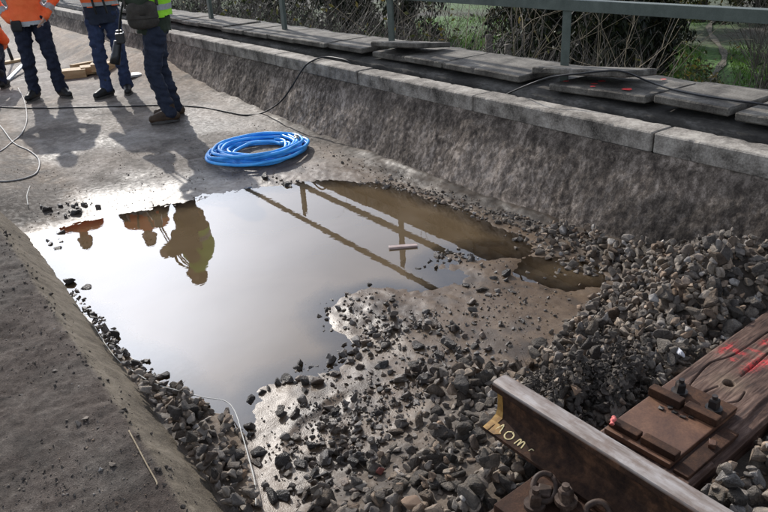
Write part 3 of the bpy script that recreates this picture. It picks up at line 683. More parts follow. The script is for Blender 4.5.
# ---- fastenings: base plate right of the rail with ribs and bolts
def hexbolt(parent, name, x, y, z, r, h, mat, washer=True, tilt=0, square=False):
    mb = MB(); ns = 4 if square else 6; R = Matrix.Rotation(tilt, 3, 'X') @ Matrix.Rotation(random.uniform(0, 1), 3, 'Z')
    def ringp(rr, zz_): return [Vector((x, y, z))+R @ Vector((rr*cos(2*pi*k/ns), rr*sin(2*pi*k/ns), zz_)) for k in range(ns)]
    lv = [ringp(r, 0), ringp(r, h*.8), ringp(r*.82, h)]
    vs_ = sum(lv, []); fs = [(i*ns+k, i*ns+(k+1) % ns, (i+1)*ns+(k+1) % ns, (i+1)*ns+k) for i in range(2) for k in range(ns)]+[tuple(2*ns+k for k in range(ns))]
    mb.add(vs_, fs)
    if washer: mb.tube([(x, y, z-.012), (x, y, z+.001)], r*1.45, 14)
    mb.tube([Vector((x, y, z))+R @ Vector((0, 0, h*.9)), Vector((x, y, z))+R @ Vector((0, 0, h*1.35))], r*.5, 10)
    return mb.build(name, mat, parent)
fp = empty('base_plate', (1.82, 1.0, SZ), SROT); tag(fp, 'rusty orange base plate with two ribs and black bolts on the sleeper', 'plate')
mb = MB(); mb.box((0, .012, .012), (.40, .235, .02), bev=.003); mb.build('plate', M_['rust_orange'], fp)
for (cx, w_, y0, y1, hh) in [(-.165, .034, -.115, .005, .026), (-.165, .034, .016, .125, .022), (.075, .036, -.115, .0, .03), (.072, .036, .012, .13, .034)]:
    mb = MB(); mb.box((cx, (y0+y1)/2+.005, .022+hh/2), (w_, y1-y0, hh), bev=.004); mb.build('rib', M_['rust'], fp)
mb = MB(); mb.box((.14, -.01, .028), (.11, .20, .012), bev=.002); mb.build('clamp_plate', M_['rust'], fp)
hexbolt(fp, 'bolt', .125, .06, .046, .019, .036, M_['bolt'], True, .06, True)
hexbolt(fp, 'bolt', .122, -.065, .046, .019, .034, M_['bolt'], True, -.05, True)
for (x, y) in [(.02, .06), (.03, -.01), (.045, .045), (.05, -.03), (.035, .02)]:
    me_ = MB(); me_.box((x, y, .024), (.012, .016, .008), R=Matrix.Rotation(random.random(), 3, 'Z'), jit=.003); me_.build('rust_flake', M_['bolt'], fp)
mb = MB(); mb.box((-.05, -.142, .004), (.30, .05, .016), bev=.003); mb.build('edge_strip', M_['rust'], fp)
mb = MB(); mb.box((-.02, -.142, .02), (.028, .022, .018), R=Matrix.Rotation(.4, 3, 'Z'), bev=.003, jit=.002); mb.build('strip_nail', M_['rust_orange'], fp)
cl = MB(); pth = catmull([(0, 0, 0), (.012, .004, .006), (.024, .002, .004), (.036, .008, .003)], 5); cl.tube(pth, [.0065+.002*sin(i*1.3) for i in range(len(pth))], 8)
o = cl.build('marker_ribbon', M_['pinkred'], None, True); q = at(612, 425, .292); o.location = q; o.rotation_euler = (0, 0, .3); tag(o, 'short pink red marker ribbon on the rusty base plate', 'ribbon')

# left side: rail seat plate with clips under the rail
lp = empty('rail_seat_plate', (RX-.10, .985, SZ), SROT); tag(lp, 'rusty rail seat plate with hook bolts and a coiled spring clip left of the rail', 'plate')
mb = MB(); mb.box((.03, 0, .020), (.40, .24, .034), bev=.003); mb.build('plate', M_['rust'], lp)
mb = MB(); mb.box((-.022, 0, .052), (.03, .2, .032), bev=.004); mb.build('rib', M_['rust'], lp)
def px_l(px, py, z):
    p = at(px, py, z); dx, dy = p[0]-(RX-.10), p[1]-.985
    return dx*cos(SROT)+dy*sin(SROT), -dx*sin(SROT)+dy*cos(SROT)
bx1, by1 = px_l(535, 493, .34); bx2, by2 = px_l(567, 488, .36)
hexbolt(lp, 'bolt', bx1, by1, .062, .021, .042, M_['nut'], True, .05, True)
hexbolt(lp, 'bolt', bx2, by2, .08, .022, .036, M_['nut'], True, -.1)
mb = MB(); mb.tube([(bx2, by2, .03), (bx2, by2, .085)], .016, 10); mb.build('bolt_shank', M_['nut'], lp)
cx_, cy_ = px_l(545, 482, .345)
loop = [(cx_+.036*cos(t_), cy_+.03*sin(t_), .085+.022*sin(t_*1+.6)) for t_ in np.linspace(.2, 6.6, 26)]+[(cx_+.06, cy_-.02, .05), (cx_+.075, cy_-.045, .045)]
mb = MB(); mb.tube(loop, .0085, 8); mb.build('spring_clip', M_['nut'], lp, True)
mb = MB(); mb.box((cx_, cy_, .062), (.045, .04, .03), R=Matrix.Rotation(.5, 3, 'Z'), bev=.004); mb.build('clip_block', M_['nut'], lp)
e1 = px_l(600, 505, .34); loop2 = [(e1[0]-.03, e1[1]+.02, .05), (e1[0]-.01, e1[1]+.03, .08), (e1[0]+.02, e1[1]+.01, .09), (e1[0]+.02, e1[1]-.02, .075), (e1[0]-.005, e1[1]-.03, .06)]
mb = MB(); mb.tube(catmull(loop2, 6), .009, 8); mb.build('spring_clip', M_['nut'], lp, True)

# ---- blue hose coil
hc_ = np.array(at(259, 146, .10)); hose = empty('hose_coil', (hc_[0], hc_[1], 0)); tag(hose, 'coil of bright blue hose lying on the wet concrete', 'hose')
rh = .0138; P_ = []; tot = 13.9; nst = 980
fz = float(floor_z(np.array([hc_[0]]), np.array([hc_[1]]))[0][0])
rad = [(.39, 0), (.35, .0), (.31, .0), (.26, .0), (.21, .0), (.40, .02), (.36, .026), (.31, .026), (.26, .026), (.20, .02), (.37, .05), (.32, .052), (.27, .05), (.36, .07), (.30, .075)]
for i in range(nst):
    u = i/nst*tot; k = int(u); fr_ = u-k; fr2 = fr_*fr_*(3-2*fr_)
    r_ = rad[k][0]*(1-fr2)+rad[k+1][0]*fr2; z_ = rad[k][1]*(1-fr2)+rad[k+1][1]*fr2
    a_ = 2*pi*u+.4; ox = .045*sin(k*2.3+fr2*1.2); oy = .04*cos(k*1.7+fr2)
    ww = .014*sin(3*a_+k*1.1)+.006*sin(7*a_+k)
    P_.append((ox+(r_+ww)*cos(a_)*1.14, oy+(r_+ww)*sin(a_)*1.02, fz+rh+.004+z_+.01*sin(2*a_+k*1.9)))
mb = MB(); mb.tube(P_, rh, 10); mb.build('hose_tube', M_['hose'], hose, True)
for pt, nxt in ((P_[0], P_[3]), (P_[-1], P_[-4])):
    d = (Vector(pt)-Vector(nxt)).normalized(); mb = MB(); mb.tube([Vector(pt)-d*.015, Vector(pt)+d*.05], .021, 12); mb.tube([Vector(pt)+d*.05, Vector(pt)+d*.065], .027, 12)
    mb.build('coupling', M_['brass'], hose)

# ---- cables
def zf(x, y): return float(floor_z(np.array([float(x)]), np.array([float(y)]))[0][0])
def cable(name, pts3, r, mat, label, cat='cable', per=10, group=None):
    mb = MB(); mb.tube(catmull(pts3, per), r, 7); o = mb.build(name, mat, None, True); return tag(o, label, cat, group)
def on_floor(px, py, r):
    p = at(px, py, .12)
    for _ in range(4): p = at(px, py, zf(p[0], p[1])+r)
    return tuple(p)
P_ = [on_floor(x, y, .008) for x, y in [(-25,104),(0,107),(40,108),(90,107),(130,106),(165,105),(200,107),(228,112),(245,115),(262,113)]]
P_ += [tuple(atX(x, y, X)) for x, y, X in [(280,102,3.25),(292,86,3.33),(302,70,3.42),(310,62,3.49)]]
P_ += [tuple(at(x, y, z)) for x, y, z in [(325,57,.655),(345,60,.652)]]+[(3.76, 5.7, .60), (3.8, 5.5, .53)]
cable('power_cable', P_, .008, M_['black'], 'thin black cable running across the floor and up over the wall')
P_ = [(3.78, 3.95, .50)]+[tuple(at(x, y, z)) for x, y, z in [(509,93,.62),(530,84,.76),(552,77,.81),(580,73.5,.84),(612,70.5,.85),(628,73,.84)]]+[tuple(at(x, y, z)) for x, y, z in [(650,82,.77),(675,90,.762),(710,97,.757),(768,105,.755),(840,116,.755)]]
cable('power_cable', P_, .0062, M_['black'], 'black cable looping over the tilted slab beside the railing post')
P_ = [on_floor(x, y, .006) for x, y in [(18,88),(24,100),(27,118),(22,133),(12,142),(2,150),(-12,156)]]
cable('signal_cable', P_, .006, M_['grey_cable'], 'thin grey cable looping down the left edge from the orange jacket man')
P_ = [on_floor(x, y, .0075) for x, y in [(-12,112),(2,128),(14,143),(30,151),(39,160),(37,172),(25,178),(8,181),(-10,181)]]
cable('signal_cable', P_, .0065, M_['grey_cable'], 'grey cable curling at the left edge above the bank')
P_ = [on_floor(x, y, .004)[:3] for x, y in [(30,186),(27,195),(28,205)]]
cable('cord_end', P_, .003, M_['white_cord'], 'short thin pale cord end by the dark soil at the left', 'cord')
# ---- timber baulks and boards beyond the people
def baulk(px, py, L_, w_, h_, rz, label, name='timber_baulk', mat='timber', z=None, ry=0):
    p = at(px, py, .2)
    for _ in range(5): p = at(px, py, zf(min(p[0], 3.2), p[1])+h_/2)
    mb = MB(); mb.box((0, 0, 0), (L_, w_, h_), bev=.006, jit=.002); o = mb.build(name, M_[mat], None)
    o.location = p; o.rotation_euler = (0, ry, rz)
    return tag(o, label, 'timber' if mat == 'timber' else 'board')
rz_ = -.35
baulk(74, 73, .34, .26, .11, rz_, 'pale timber baulk with sawn end, nearest of those behind the men')
baulk(92, 69, .30, .26, .10, rz_+.15, 'pale timber baulk lying behind the front one between two men')
baulk(104, 66, .34, .22, .10, rz_+.05, 'pale timber baulk partly hidden behind the orange vest man')
baulk(84, 64, .40, .10, .05, rz_+.6, 'thin pale batten lying on top of the timber baulks')
baulk(131, 75, .26, .22, .03, rz_+.1, 'small pale grey board on the floor behind the photographer', 'grey_board', 'paint_sheet')
baulk(8, 62, .5, .16, .04, .3, 'timber plank at the left edge behind the crouching worker', 'timber_plank')
p1_, p2_ = on_floor(8, 80, .02), on_floor(26, 62, .10)
mb = MB(); d = Vector(p2_)-Vector(p1_); L1 = d.length; mb.box((0, 0, 0), (L1, .05, .03), bev=.004); o = mb.build('metal_bar', M_['bluebar'], None)
o.location = (Vector(p1_)+Vector(p2_))/2; o.rotation_euler = d.to_track_quat('X', 'Z').to_euler(); tag(o, 'light blue grey metal bar on the floor at the left edge', 'bar')
# ---- floating wood chip in the puddle
q = at(403, 246.5, .006); mb = MB(); mb.box((0, 0, 0), (.175, .034, .014), bev=.003, jit=.0015); o = mb.build('wood_lath', M_['driftwood'], None)
o.location = q; o.rotation_euler = (0, 0, -YAW+.05); tag(o, 'small pale wooden lath floating in the brown puddle', 'lath')
# cords by the left ballast and a stem on the bank
P_ = []
for (x, y) in [(92,322),(104,342),(118,360),(135,377),(155,389),(178,396),(205,404),(226,408),(236,418),(243,440),(250,465),(256,490),(257,512)]:
    p = on_floor(x, y, .012); P_.append((p[0], p[1], max(p[2], .012)+(.03 if x > 130 else .0)))
cable('thin_cord', P_, .0022, M_['white_cord'], 'thin off white cord lying over the stones along the foot of the bank', 'cord')
P_ = []
for (x, y) in [(129,431),(138,448),(147,465),(156,481),(157,485)]:
    p = at(x, y, .2)
    for _ in range(3): p = at(x, y, bank_z(p[0], p[1])+.006)
    P_.append(tuple(p))
cable('dry_stem', P_, .0026, M_['straw'], 'pale dry stem lying on the edge of the earth bank', 'stem')
P_ = [(at(96, 320, .0)[0], at(96, 320, 0)[1], z) for z in (0,)]
# ================================================================== STONES
def hull_stone(seed, npts=11, flat=.9):
    rr = np.random.default_rng(seed); P = rr.normal(size=(npts, 3)); P /= np.linalg.norm(P, axis=1)[:, None]
    P *= rr.uniform(.8, 1.12, npts)[:, None]; P *= np.array([1, rr.uniform(.62, .9), rr.uniform(.5, .5+.4*flat)])
    bm = bmesh.new()
    for p in P: bm.verts.new(p)
    r = bmesh.ops.convex_hull(bm, input=bm.verts)
    for v in [v for v in bm.verts if not v.link_faces]: bm.verts.remove(v)
    bmesh.ops.bevel(bm, geom=bm.edges[:], offset=.07, segments=1, affect='EDGES')
    bmesh.ops.triangulate(bm, faces=bm.faces); bmesh.ops.recalc_face_normals(bm, faces=bm.faces); bm.verts.index_update()
    V = np.array([v.co[:] for v in bm.verts]); T = np.array([[v.index for v in f.verts] for f in bm.faces]); bm.free()
    return V, T
PROTO = [hull_stone(s_, 9+s_ % 4) for s_ in range(26)]
def hull_small(seed):
    rr = np.random.default_rng(seed+900); P = rr.normal(size=(8, 3)); P /= np.linalg.norm(P, axis=1)[:, None]; P *= np.array([1, .8, .65])
    bm = bmesh.new()
    for p in P: bm.verts.new(p)
    bmesh.ops.convex_hull(bm, input=bm.verts); bmesh.ops.triangulate(bm, faces=bm.faces); bmesh.ops.recalc_face_normals(bm, faces=bm.faces)
    for v in [v for v in bm.verts if not v.link_faces]: bm.verts.remove(v)
    bm.verts.index_update(); V = np.array([v.co[:] for v in bm.verts]); T = np.array([[v.index for v in f.verts] for f in bm.faces]); bm.free(); return V, T
SMALL = [hull_small(s_) for s_ in range(12)]
def rot_rand(rr, tilt=.6):
    a, b, c = rr.uniform(0, 2*pi), rr.normal(0, tilt), rr.normal(0, tilt)
    ca, sa, cb, sb, cc, sc = cos(a), sin(a), cos(b), sin(b), cos(c), sin(c)
    return np.array([[cc, 0, sc], [0, 1, 0], [-sc, 0, cc]]) @ np.array([[1, 0, 0], [0, cb, -sb], [0, sb, cb]]) @ np.array([[ca, -sa, 0], [sa, ca, 0], [0, 0, 1]])
HS = .007; HX0, HY0, HX1, HY1 = .38, .3, 3.32, 6.2
hxs = np.arange(HX0, HX1, HS); hys = np.arange(HY0, HY1, HS)
HMX, HMY = np.meshgrid(hxs, hys, indexing='ij'); HM = floor_z(HMX, HMY)[0]
# obstacles: bank face, wall face
HM = np.maximum(HM, np.interp(HMX, [.38, .42, .62, .68], [.22, .205, .0, -.3]))
OWN = -np.ones(HM.shape, int)
stones = []      # dict(pos,R,s,proto,wet,top)
def drop(x, y, s_, wet=False, sink=.25, tilt=.6, mat=None):
    pi_ = int(rng.integers(len(PROTO))); R = rot_rand(rng, tilt); V = PROTO[pi_][0] @ R.T * s_
    i0 = int((x+V[:, 0].min()*.75-HX0)/HS); i1 = int((x+V[:, 0].max()*.75-HX0)/HS)+1; j0 = int((y+V[:, 1].min()*.75-HY0)/HS); j1 = int((y+V[:, 1].max()*.75-HY0)/HS)+1
    if i0 < 0 or j0 < 0 or i1 >= HM.shape[0] or j1 >= HM.shape[1]: return False
    reg = HM[i0:i1, j0:j1]
    if reg.size == 0: return False
    q = np.quantile(reg, .62); hgt = V[:, 2].max()-V[:, 2].min()
    zc = q - V[:, 2].min() - sink*hgt
    if q - np.quantile(reg, .1) > .09: return False
    # footprint ellipse update
    sub = np.hypot((HMX[i0:i1, j0:j1]-x)/(V[:, 0].max()*.9+1e-6), (HMY[i0:i1, j0:j1]-y)/(V[:, 1].max()*.9+1e-6))
    topz = zc+V[:, 2].max()*(1-.35*np.minimum(sub, 1)**2)
    m_ = (sub < 1) & (topz > reg); HM[i0:i1, j0:j1] = np.where(m_, topz, reg); OWN[i0:i1, j0:j1] = np.where(m_, len(stones), OWN[i0:i1, j0:j1])
    stones.append(dict(p=np.array([x, y, zc]), R=R, s=s_, k=pi_, wet=wet, mat=mat, tag=None)); return True
def blocked(x, y, s_):
    # sleeper
    dx, dy = x-1.6, y-.975; lx = dx*cos(SROT)+dy*sin(SROT); ly = -dx*sin(SROT)+dy*cos(SROT)
    if lx0-s_ < lx < lx1+s_ and ly0-s_*.7 < ly < ly1+s_*.7: return True
    return False
def bal_cover(x, y):
    d = -float(poly_sd(np.array([x]), np.array([y]), BAL)[0]); return d
cand = []
# main ballast, several passes
bd_x = rng.uniform(.6, 3.24, 25000); bd_y = rng.uniform(.35, 2.75, 25000)
bd_d = -poly_sd(bd_x, bd_y, BAL) + .07*fbm(bd_x, bd_y, 5, 3)
cnt = 0
for x, y, d in zip(bd_x, bd_y, bd_d):
    if d < 0: continue
    dens = min(1, .25+d/.22)
    # thinner, muddy zone in front of the rail end
    near_mud = x < 1.55 and y > 1.25
    if near_mud: dens *= .8 if d > .25 else .42
    if rng.random() > dens*(.34 if near_mud else .46): continue
    s_ = float(np.clip(rng.lognormal(math.log(.0245), .42), .009, .056))
    if x > 2.3: s_ *= .92
    if blocked(x, y, s_): continue
    lim = np.inf
    if drop(x, y, s_, sink=.18 if not near_mud else .36): cnt += 1
# keep ballast below the rail foot
# left pile
px_ = rng.uniform(.562, 1.0, 4600); py_ = rng.uniform(.9, 3.5, 4600); pd_ = -poly_sd(px_, py_, PILE)+.03*fbm(px_, py_, 6, 3)
for x, y, d in zip(px_, py_, pd_):
    if d < 0 or rng.random() > .30*min(1, .3+d/.08): continue
    s_ = float(np.clip(rng.lognormal(math.log(.025), .28), .014, .046)) * (.75 if y > 2.75 else 1)
    drop(x, y, s_, sink=.2, wet=(y > 2.9))
# lines and clusters of stones, (pixel polyline, count, spread m, size, wet)
def scatter(poly, n_, spread, size, wet, sink=.3):
    P_ = [np.array(at(x, y, .02)[:2]) for x, y in poly]; ln = [np.linalg.norm(b-a) for a, b in zip(P_[:-1], P_[1:])]; tot_ = sum(ln)
    for _ in range(n_):
        u = rng.uniform(0, tot_); k = 0
        while u > ln[k] and k < len(ln)-1: u -= ln[k]; k += 1
        p = P_[k]+(P_[k+1]-P_[k])*(u/ln[k]); p = p+rng.normal(0, spread, 2)
        if p[0] < .57 or p[0] > 3.2: continue
        drop(float(p[0]), float(p[1]), float(np.clip(rng.lognormal(math.log(size), .4), .006, .04)), wet, sink, .25)
scatter([(300,380),(322,368),(345,355),(380,338),(412,320),(432,325),(452,340)], 95, .05, .019, True)
scatter([(345,300),(365,320),(395,330),(420,318)], 150, .09, .0125, True)
scatter([(362,181),(400,184),(440,198),(490,212),(530,224),(556,236)], 420, .06, .012, False)
scatter([(330,152),(400,178),(470,200),(540,222)], 160, .05, .008, False)
scatter([(425,262),(450,250),(470,256)], 40, .06, .014, True)
scatter([(515,232),(545,240),(565,255),(590,270)], 90, .07, .019, False)
scatter([(530,290),(500,300),(470,330),(440,345)], 60, .13, .012, True)
scatter([(270,175),(285,182),(297,190)], 22, .06, .014, True)
scatter([(50,212),(75,210),(85,205)], 26, .10, .018, True)
scatter([(58,240),(66,236)], 12, .06, .017, True)
scatter([(66,290),(98,325),(122,352),(150,372)], 110, .035, .015, True)
scatter([(300,470),(330,440),(370,410),(420,380),(460,355)], 260, .12, .017, True)
scatter([(280,450),(320,420),(370,400),(330,460),(400,400)], 380, .10, .006, True)
scatter([(330,390),(380,360),(430,340),(480,320),(520,300)], 160, .14, .009, True)
scatter([(290,500),(330,480),(360,440)], 60, .07, .022, True)
scatter([(540,268),(570,272),(600,262)], 30, .06, .02, False)
scatter([(180,150),(250,175),(150,190),(100,195)], 90, .35, .006, True)
LONE = [(60,231,12),(71,231,10),(58,247,10),(70,241,9),(83,264,9),(70,281,14),(87,286,16),(132,232,10),(145,221,14),(109,225,11),(47,214,12),(76,214,14),(267,178,14),(287,184,11),(279,289,10),(425,211,6),(365,209,6),(498,222,8),(482,291,15),(508,275,16),(494,278,10),(466,285,11),(418,266,9),(420,278,9),(369,283,8),(326,308,9),(357,246,14),(165,374,13),(164,390,14),(190,392,12),(200,401,14),(250,398,13),(262,391,11),(269,387,10),(277,382,14),(287,378,18),(298,365,16),(281,413,14),(250,425,16),(250,434,12),(258,453,20),(256,462,18),(282,465,22),(275,499,26),(135,363,12),(141,374,12),(300,363,13),(311,360,9),(306,391,13),(384,367,18),(418,349,20),(439,360,17),(453,349,20),(476,351,12),(474,326,8),(281,414,14)]
lone_ids = []
for x, y, wpx in LONE:
    p = at(x, y, .01); d = np.linalg.norm(p-CAM); k0 = len(stones)
    if drop(float(p[0]), float(p[1]), float(wpx*1.05/F_PX*d*.5), True, .38, .15): lone_ids.append(k0)
special = {}
def special_stone(px, py, wpx, mat, key):
    p = at(px, py, .1)
    for _ in range(4):
        i = min(max(int((p[0]-HX0)/HS), 0), HM.shape[0]-1); j = min(max(int((p[1]-HY0)/HS), 0), HM.shape[1]-1); p = at(px, py, HM[i, j])
    d = np.linalg.norm(p-CAM); k0 = len(stones)
    if drop(float(p[0]), float(p[1]), float(wpx/F_PX*d*.5), False, .1, .4, mat): special[k0] = key
special_stone(380, 471, 13, M_['red_stone'], 'small red stone among grey ballast in front of the rail end')
special_stone(681, 355, 15, M_['pale_stone'], 'pale white stone on the ballast beside the wooden sleeper')
special_stone(663, 343, 26, None, 'large grey stone on the ballast above the sleeper edge')
special_stone(412, 507, 22, M_['tan_stone'], 'tan orange stone at the bottom edge among dark ballast')
special_stone(766, 258, 18, M_['tan_stone'], 'reddish tan stone at the right edge of the ballast')
special_stone(705, 503, 20, M_['tan_stone'], 'tan stone beside the far side of the rail')
special_stone(575, 402, 16, M_['tan_stone'], 'brownish stone beside the dark soil heap')
# visible size per stone
vis = np.zeros(len(stones)); 
for k, c_ in zip(*np.unique(OWN[OWN >= 0], return_counts=True)):
    x, y = pj(stones[k]['p']); d = np.linalg.norm(stones[k]['p']-CAM)
    if 3 < x < 765 and 3 < y < 509 and (stones[k]['p']-CAM)@_f > 0: vis[k] = c_*HS*HS/d**2
for k in lone_ids: vis[k] = 0
for k in special: vis[k] = 0
order = np.argsort(-vis)[:270]; indiv = set(order[vis[order] > 0].tolist())
pmesh = {}
def pm(k, mat):
    key = (k, mat.name)
    if key not in pmesh:
        V, T = PROTO[k]; me = bpy.data.meshes.new('stone'); me.from_pydata(V.tolist(), [], T.tolist()); me.update(); me.materials.append(mat); pmesh[key] = me
    return pmesh[key]
def stone_obj(st, label, group, mat=None):
    o = bpy.data.objects.new('ballast_stone', pm(st['k'], mat or st['mat'] or (M_['stone_wet'] if st['wet'] else M_['stone'])))
    o.matrix_world = Matrix.Translation(Vector(st['p'])) @ Matrix(st['R'].tolist()).to_4x4() @ Matrix.Scale(st['s'], 4); link(o)
    tag(o, label, 'stone', group)
for k in sorted(indiv):
    st = stones[k]; x, y = pj(st['p'])
    if x < 275 and y > 320: lab, g_ = 'angular grey stone in the heap along the foot of the bank', 'stones heaped along the foot of the bank'
    elif st['wet']: lab, g_ = 'dark wet stone half sunk in the mud at the puddle edge', 'wet stones in the mud'
    elif st['p'][0] < RX and y > 360: lab, g_ = 'angular grey ballast stone in front of the sawn rail end', 'ballast stones in front of the rail end'
    elif st['p'][1] < .85: lab, g_ = 'angular grey ballast stone on the near side of the sleeper', 'ballast stones on the near side of the sleeper'
    else: lab, g_ = 'angular grey ballast stone in the bed between wall and sleeper', 'ballast stones between wall and sleeper'
    stone_obj(st, lab, g_)
for k in lone_ids:
    x, y = pj(stones[k]['p'])
    if y < 300 and x < 160: lab, g_ = 'small dark stone by the left far shore of the puddle', 'stones at the far left puddle shore'
    elif x < 320: lab, g_ = 'lone dark wet stone near the lower left shore of the puddle', 'lone stones at the lower left puddle shore'
    else: lab, g_ = 'lone dark stone on the wet mud right of the puddle', 'lone stones on the mud right of the puddle'
    stone_obj(stones[k], lab, g_)
for k, lab in special.items(): stone_obj(stones[k], lab, None)
def join_stones(ids, name, mat, kind='stuff'):
    Vs, Ts, tn, b = [], [], [], 0
    for k in ids:
        st = stones[k]; V, T = PROTO[st['k']]; Vs.append(V @ st['R'].T*st['s']+st['p']); Ts.append(T+b); b += len(V); tn.append(np.full(len(V), rng.random()))
    o = fast_mesh(name, np.concatenate(Vs), np.concatenate(Ts), mat, None, False, dict(tone=np.concatenate(tn))); return tag(o, None, None, None, kind)
rest = [k for k in range(len(stones)) if k not in indiv and k not in lone_ids and k not in special]
o = join_stones([k for k in rest if not stones[k]['wet']], 'ballast', M_['stones']); tag(o, 'bed of angular grey ballast around the sleeper and along the wall', 'ballast')
o = join_stones([k for k in rest if stones[k]['wet']], 'wet_gravel', M_['stones_wet']); tag(o, 'dark wet gravel scattered in the mud round the puddle', 'gravel')
# fine grit: bank, floor, soil heap
def grit(name, P_, S_, mat, label, cat, tilt=1.0):
    Vs, Ts, tn, b = [], [], [], 0
    for p, s_ in zip(P_, S_):
        V, T = SMALL[int(rng.integers(len(SMALL)))]; Vs.append(V @ rot_rand(rng, tilt).T*s_+np.array(p)); Ts.append(T+b); b += len(V); tn.append(np.full(len(V), rng.random()))
    return tag(fast_mesh(name, np.concatenate(Vs), np.concatenate(Ts), mat, None, False, dict(tone=np.concatenate(tn))), label, cat, None, 'stuff')
P_, S_ = [], []
for _ in range(11000):
    x = rng.uniform(-.75, .42); y = rng.uniform(1.15, 5.5) if rng.random() < .8 else rng.uniform(1.2, 3.0)
    if fbm(np.array([x]), np.array([y]), 2.5, 3)[0] < rng.normal(-.05, .25): continue
    s_ = float(np.clip(rng.lognormal(math.log(.0024), .5), .001, .008)); P_.append((x, y, bank_z(x, y)+s_*.25)); S_.append(s_)
for px, py, s_ in [(55,370,.012),(60,352,.01),(78,427,.018),(86,421,.016),(113,466,.018),(100,470,.012),(20,392,.012),(40,330,.012),(22,332,.01)]:
    p = at(px, py, .21); P_.append((p[0], p[1], bank_z(p[0], p[1])+s_*.3)); S_.append(s_)
grit('bank_grit', P_, S_, M_['stones'], 'fine grit and pebbles sprinkled over the earth bank', 'grit')
P_, S_ = [], []
for _ in range(420):
    y = rng.uniform(1.2, 6.5); x = .415+rng.normal(0, .022)+(.05*rng.random() if rng.random() < .3 else 0); s_ = float(np.clip(rng.lognormal(math.log(.0055), .5), .002, .018))
    P_.append((x, y, bank_z(x, y)+s_*.15)); S_.append(s_)
for _ in range(260):
    cx0, cy0 = [(.1, 2.2), (-.1, 3.0), (.25, 2.9), (.0, 1.7), (.2, 3.8)][int(rng.integers(5))]
    x = cx0+rng.normal(0, .07); y = cy0+rng.normal(0, .1); s_ = float(np.clip(rng.lognormal(math.log(.004), .45), .002, .010)); P_.append((x, y, bank_z(x, y)+s_*.1)); S_.append(s_)
grit('bank_clods', P_, S_, M_['clods'], 'dark crumbs of earth along the edge of the bank', 'soil')
P_, S_ = [], []
c0 = at(592, 385, .18)
for _ in range(2600):
    x = c0[0]+rng.normal(0, .13); y = c0[1]+rng.normal(0, .085)
    if blocked(x, y, .02): continue
    q = ((x-c0[0])/.3)**2+((y-c0[1])/.18)**2
    i = int((x-HX0)/HS); j = int((y-HY0)/HS); s_ = float(np.clip(rng.lognormal(math.log(.009), .45), .004, .024))
    P_.append((x, y, HM[i, j]+.05*math.exp(-q)*rng.random()-.002)); S_.append(s_)
grit('soil_heap', P_, S_, M_['clods'], 'heap of dark crumbly soil between ballast and sleeper', 'soil')
P_, S_ = [], []
for _ in range(16000):
    x = rng.uniform(.6, 3.2); y = rng.uniform(1.3, 6.5); z = zf(x, y) if False else None
    P_.append((x, y, 0)); S_.append(float(np.clip(rng.lognormal(math.log(.0032), .5), .0015, .012)))
A_ = np.array(P_); zz_, ss_ = floor_z(A_[:, 0], A_[:, 1]); kp = (zz_ > .004) & (rng.random(len(A_)) < np.where(A_[:, 1] < 3.2, .75, .3))
grit('floor_grit', [(a[0], a[1], z+s_*.2) for a, z, s_, k in zip(A_, zz_, S_, kp) if k], [s_ for s_, k in zip(S_, kp) if k], M_['stones'], 'fine grit on the muddy floor round the puddle', 'grit')
# ================================================================== PEOPLE
def cap(a, b, ra, rb, flat=(1, 1, 1), seg=14):
    a = np.array(a, float); b = np.array(b, float); d = b-a; L_ = np.linalg.norm(d); d = d/max(L_, 1e-9)
    n1 = np.cross(d, [0, 0, 1.0]) if abs(d[2]) < .9 else np.cross(d, [1.0, 0, 0]); n1 /= np.linalg.norm(n1); n2 = np.cross(d, n1)
    rings = []
    for t_ in np.linspace(-pi/2, 0, 5): rings.append((a+d*ra*sin(t_), ra*cos(t_)+1e-4))
    for t_ in np.linspace(0, pi/2, 5): rings.append((b+d*rb*sin(t_), rb*cos(t_)+1e-4))
    vs_ = []
    for c_, r_ in rings:
        for k in range(seg):
            q = 2*pi*k/seg; vs_.append(c_+(n1*cos(q)+n2*sin(q))*r_)
    nr = len(rings); fs = [(i*seg+k, i*seg+(k+1) % seg, (i+1)*seg+(k+1) % seg, (i+1)*seg+k) for i in range(nr-1) for k in range(seg)]
    fs += [tuple(range(seg))[::-1], tuple((nr-1)*seg+k for k in range(seg))]
    return vs_, fs
def ell(c, r, R=None):
    vs_, fs = cap((0, 0, -1e-6), (0, 0, 1e-6), 1, 1); vs_ = np.array(vs_)*np.array(r)
    if R is not None: vs_ = vs_ @ np.array(R).T
    return (vs_+np.array(c)).tolist(), fs
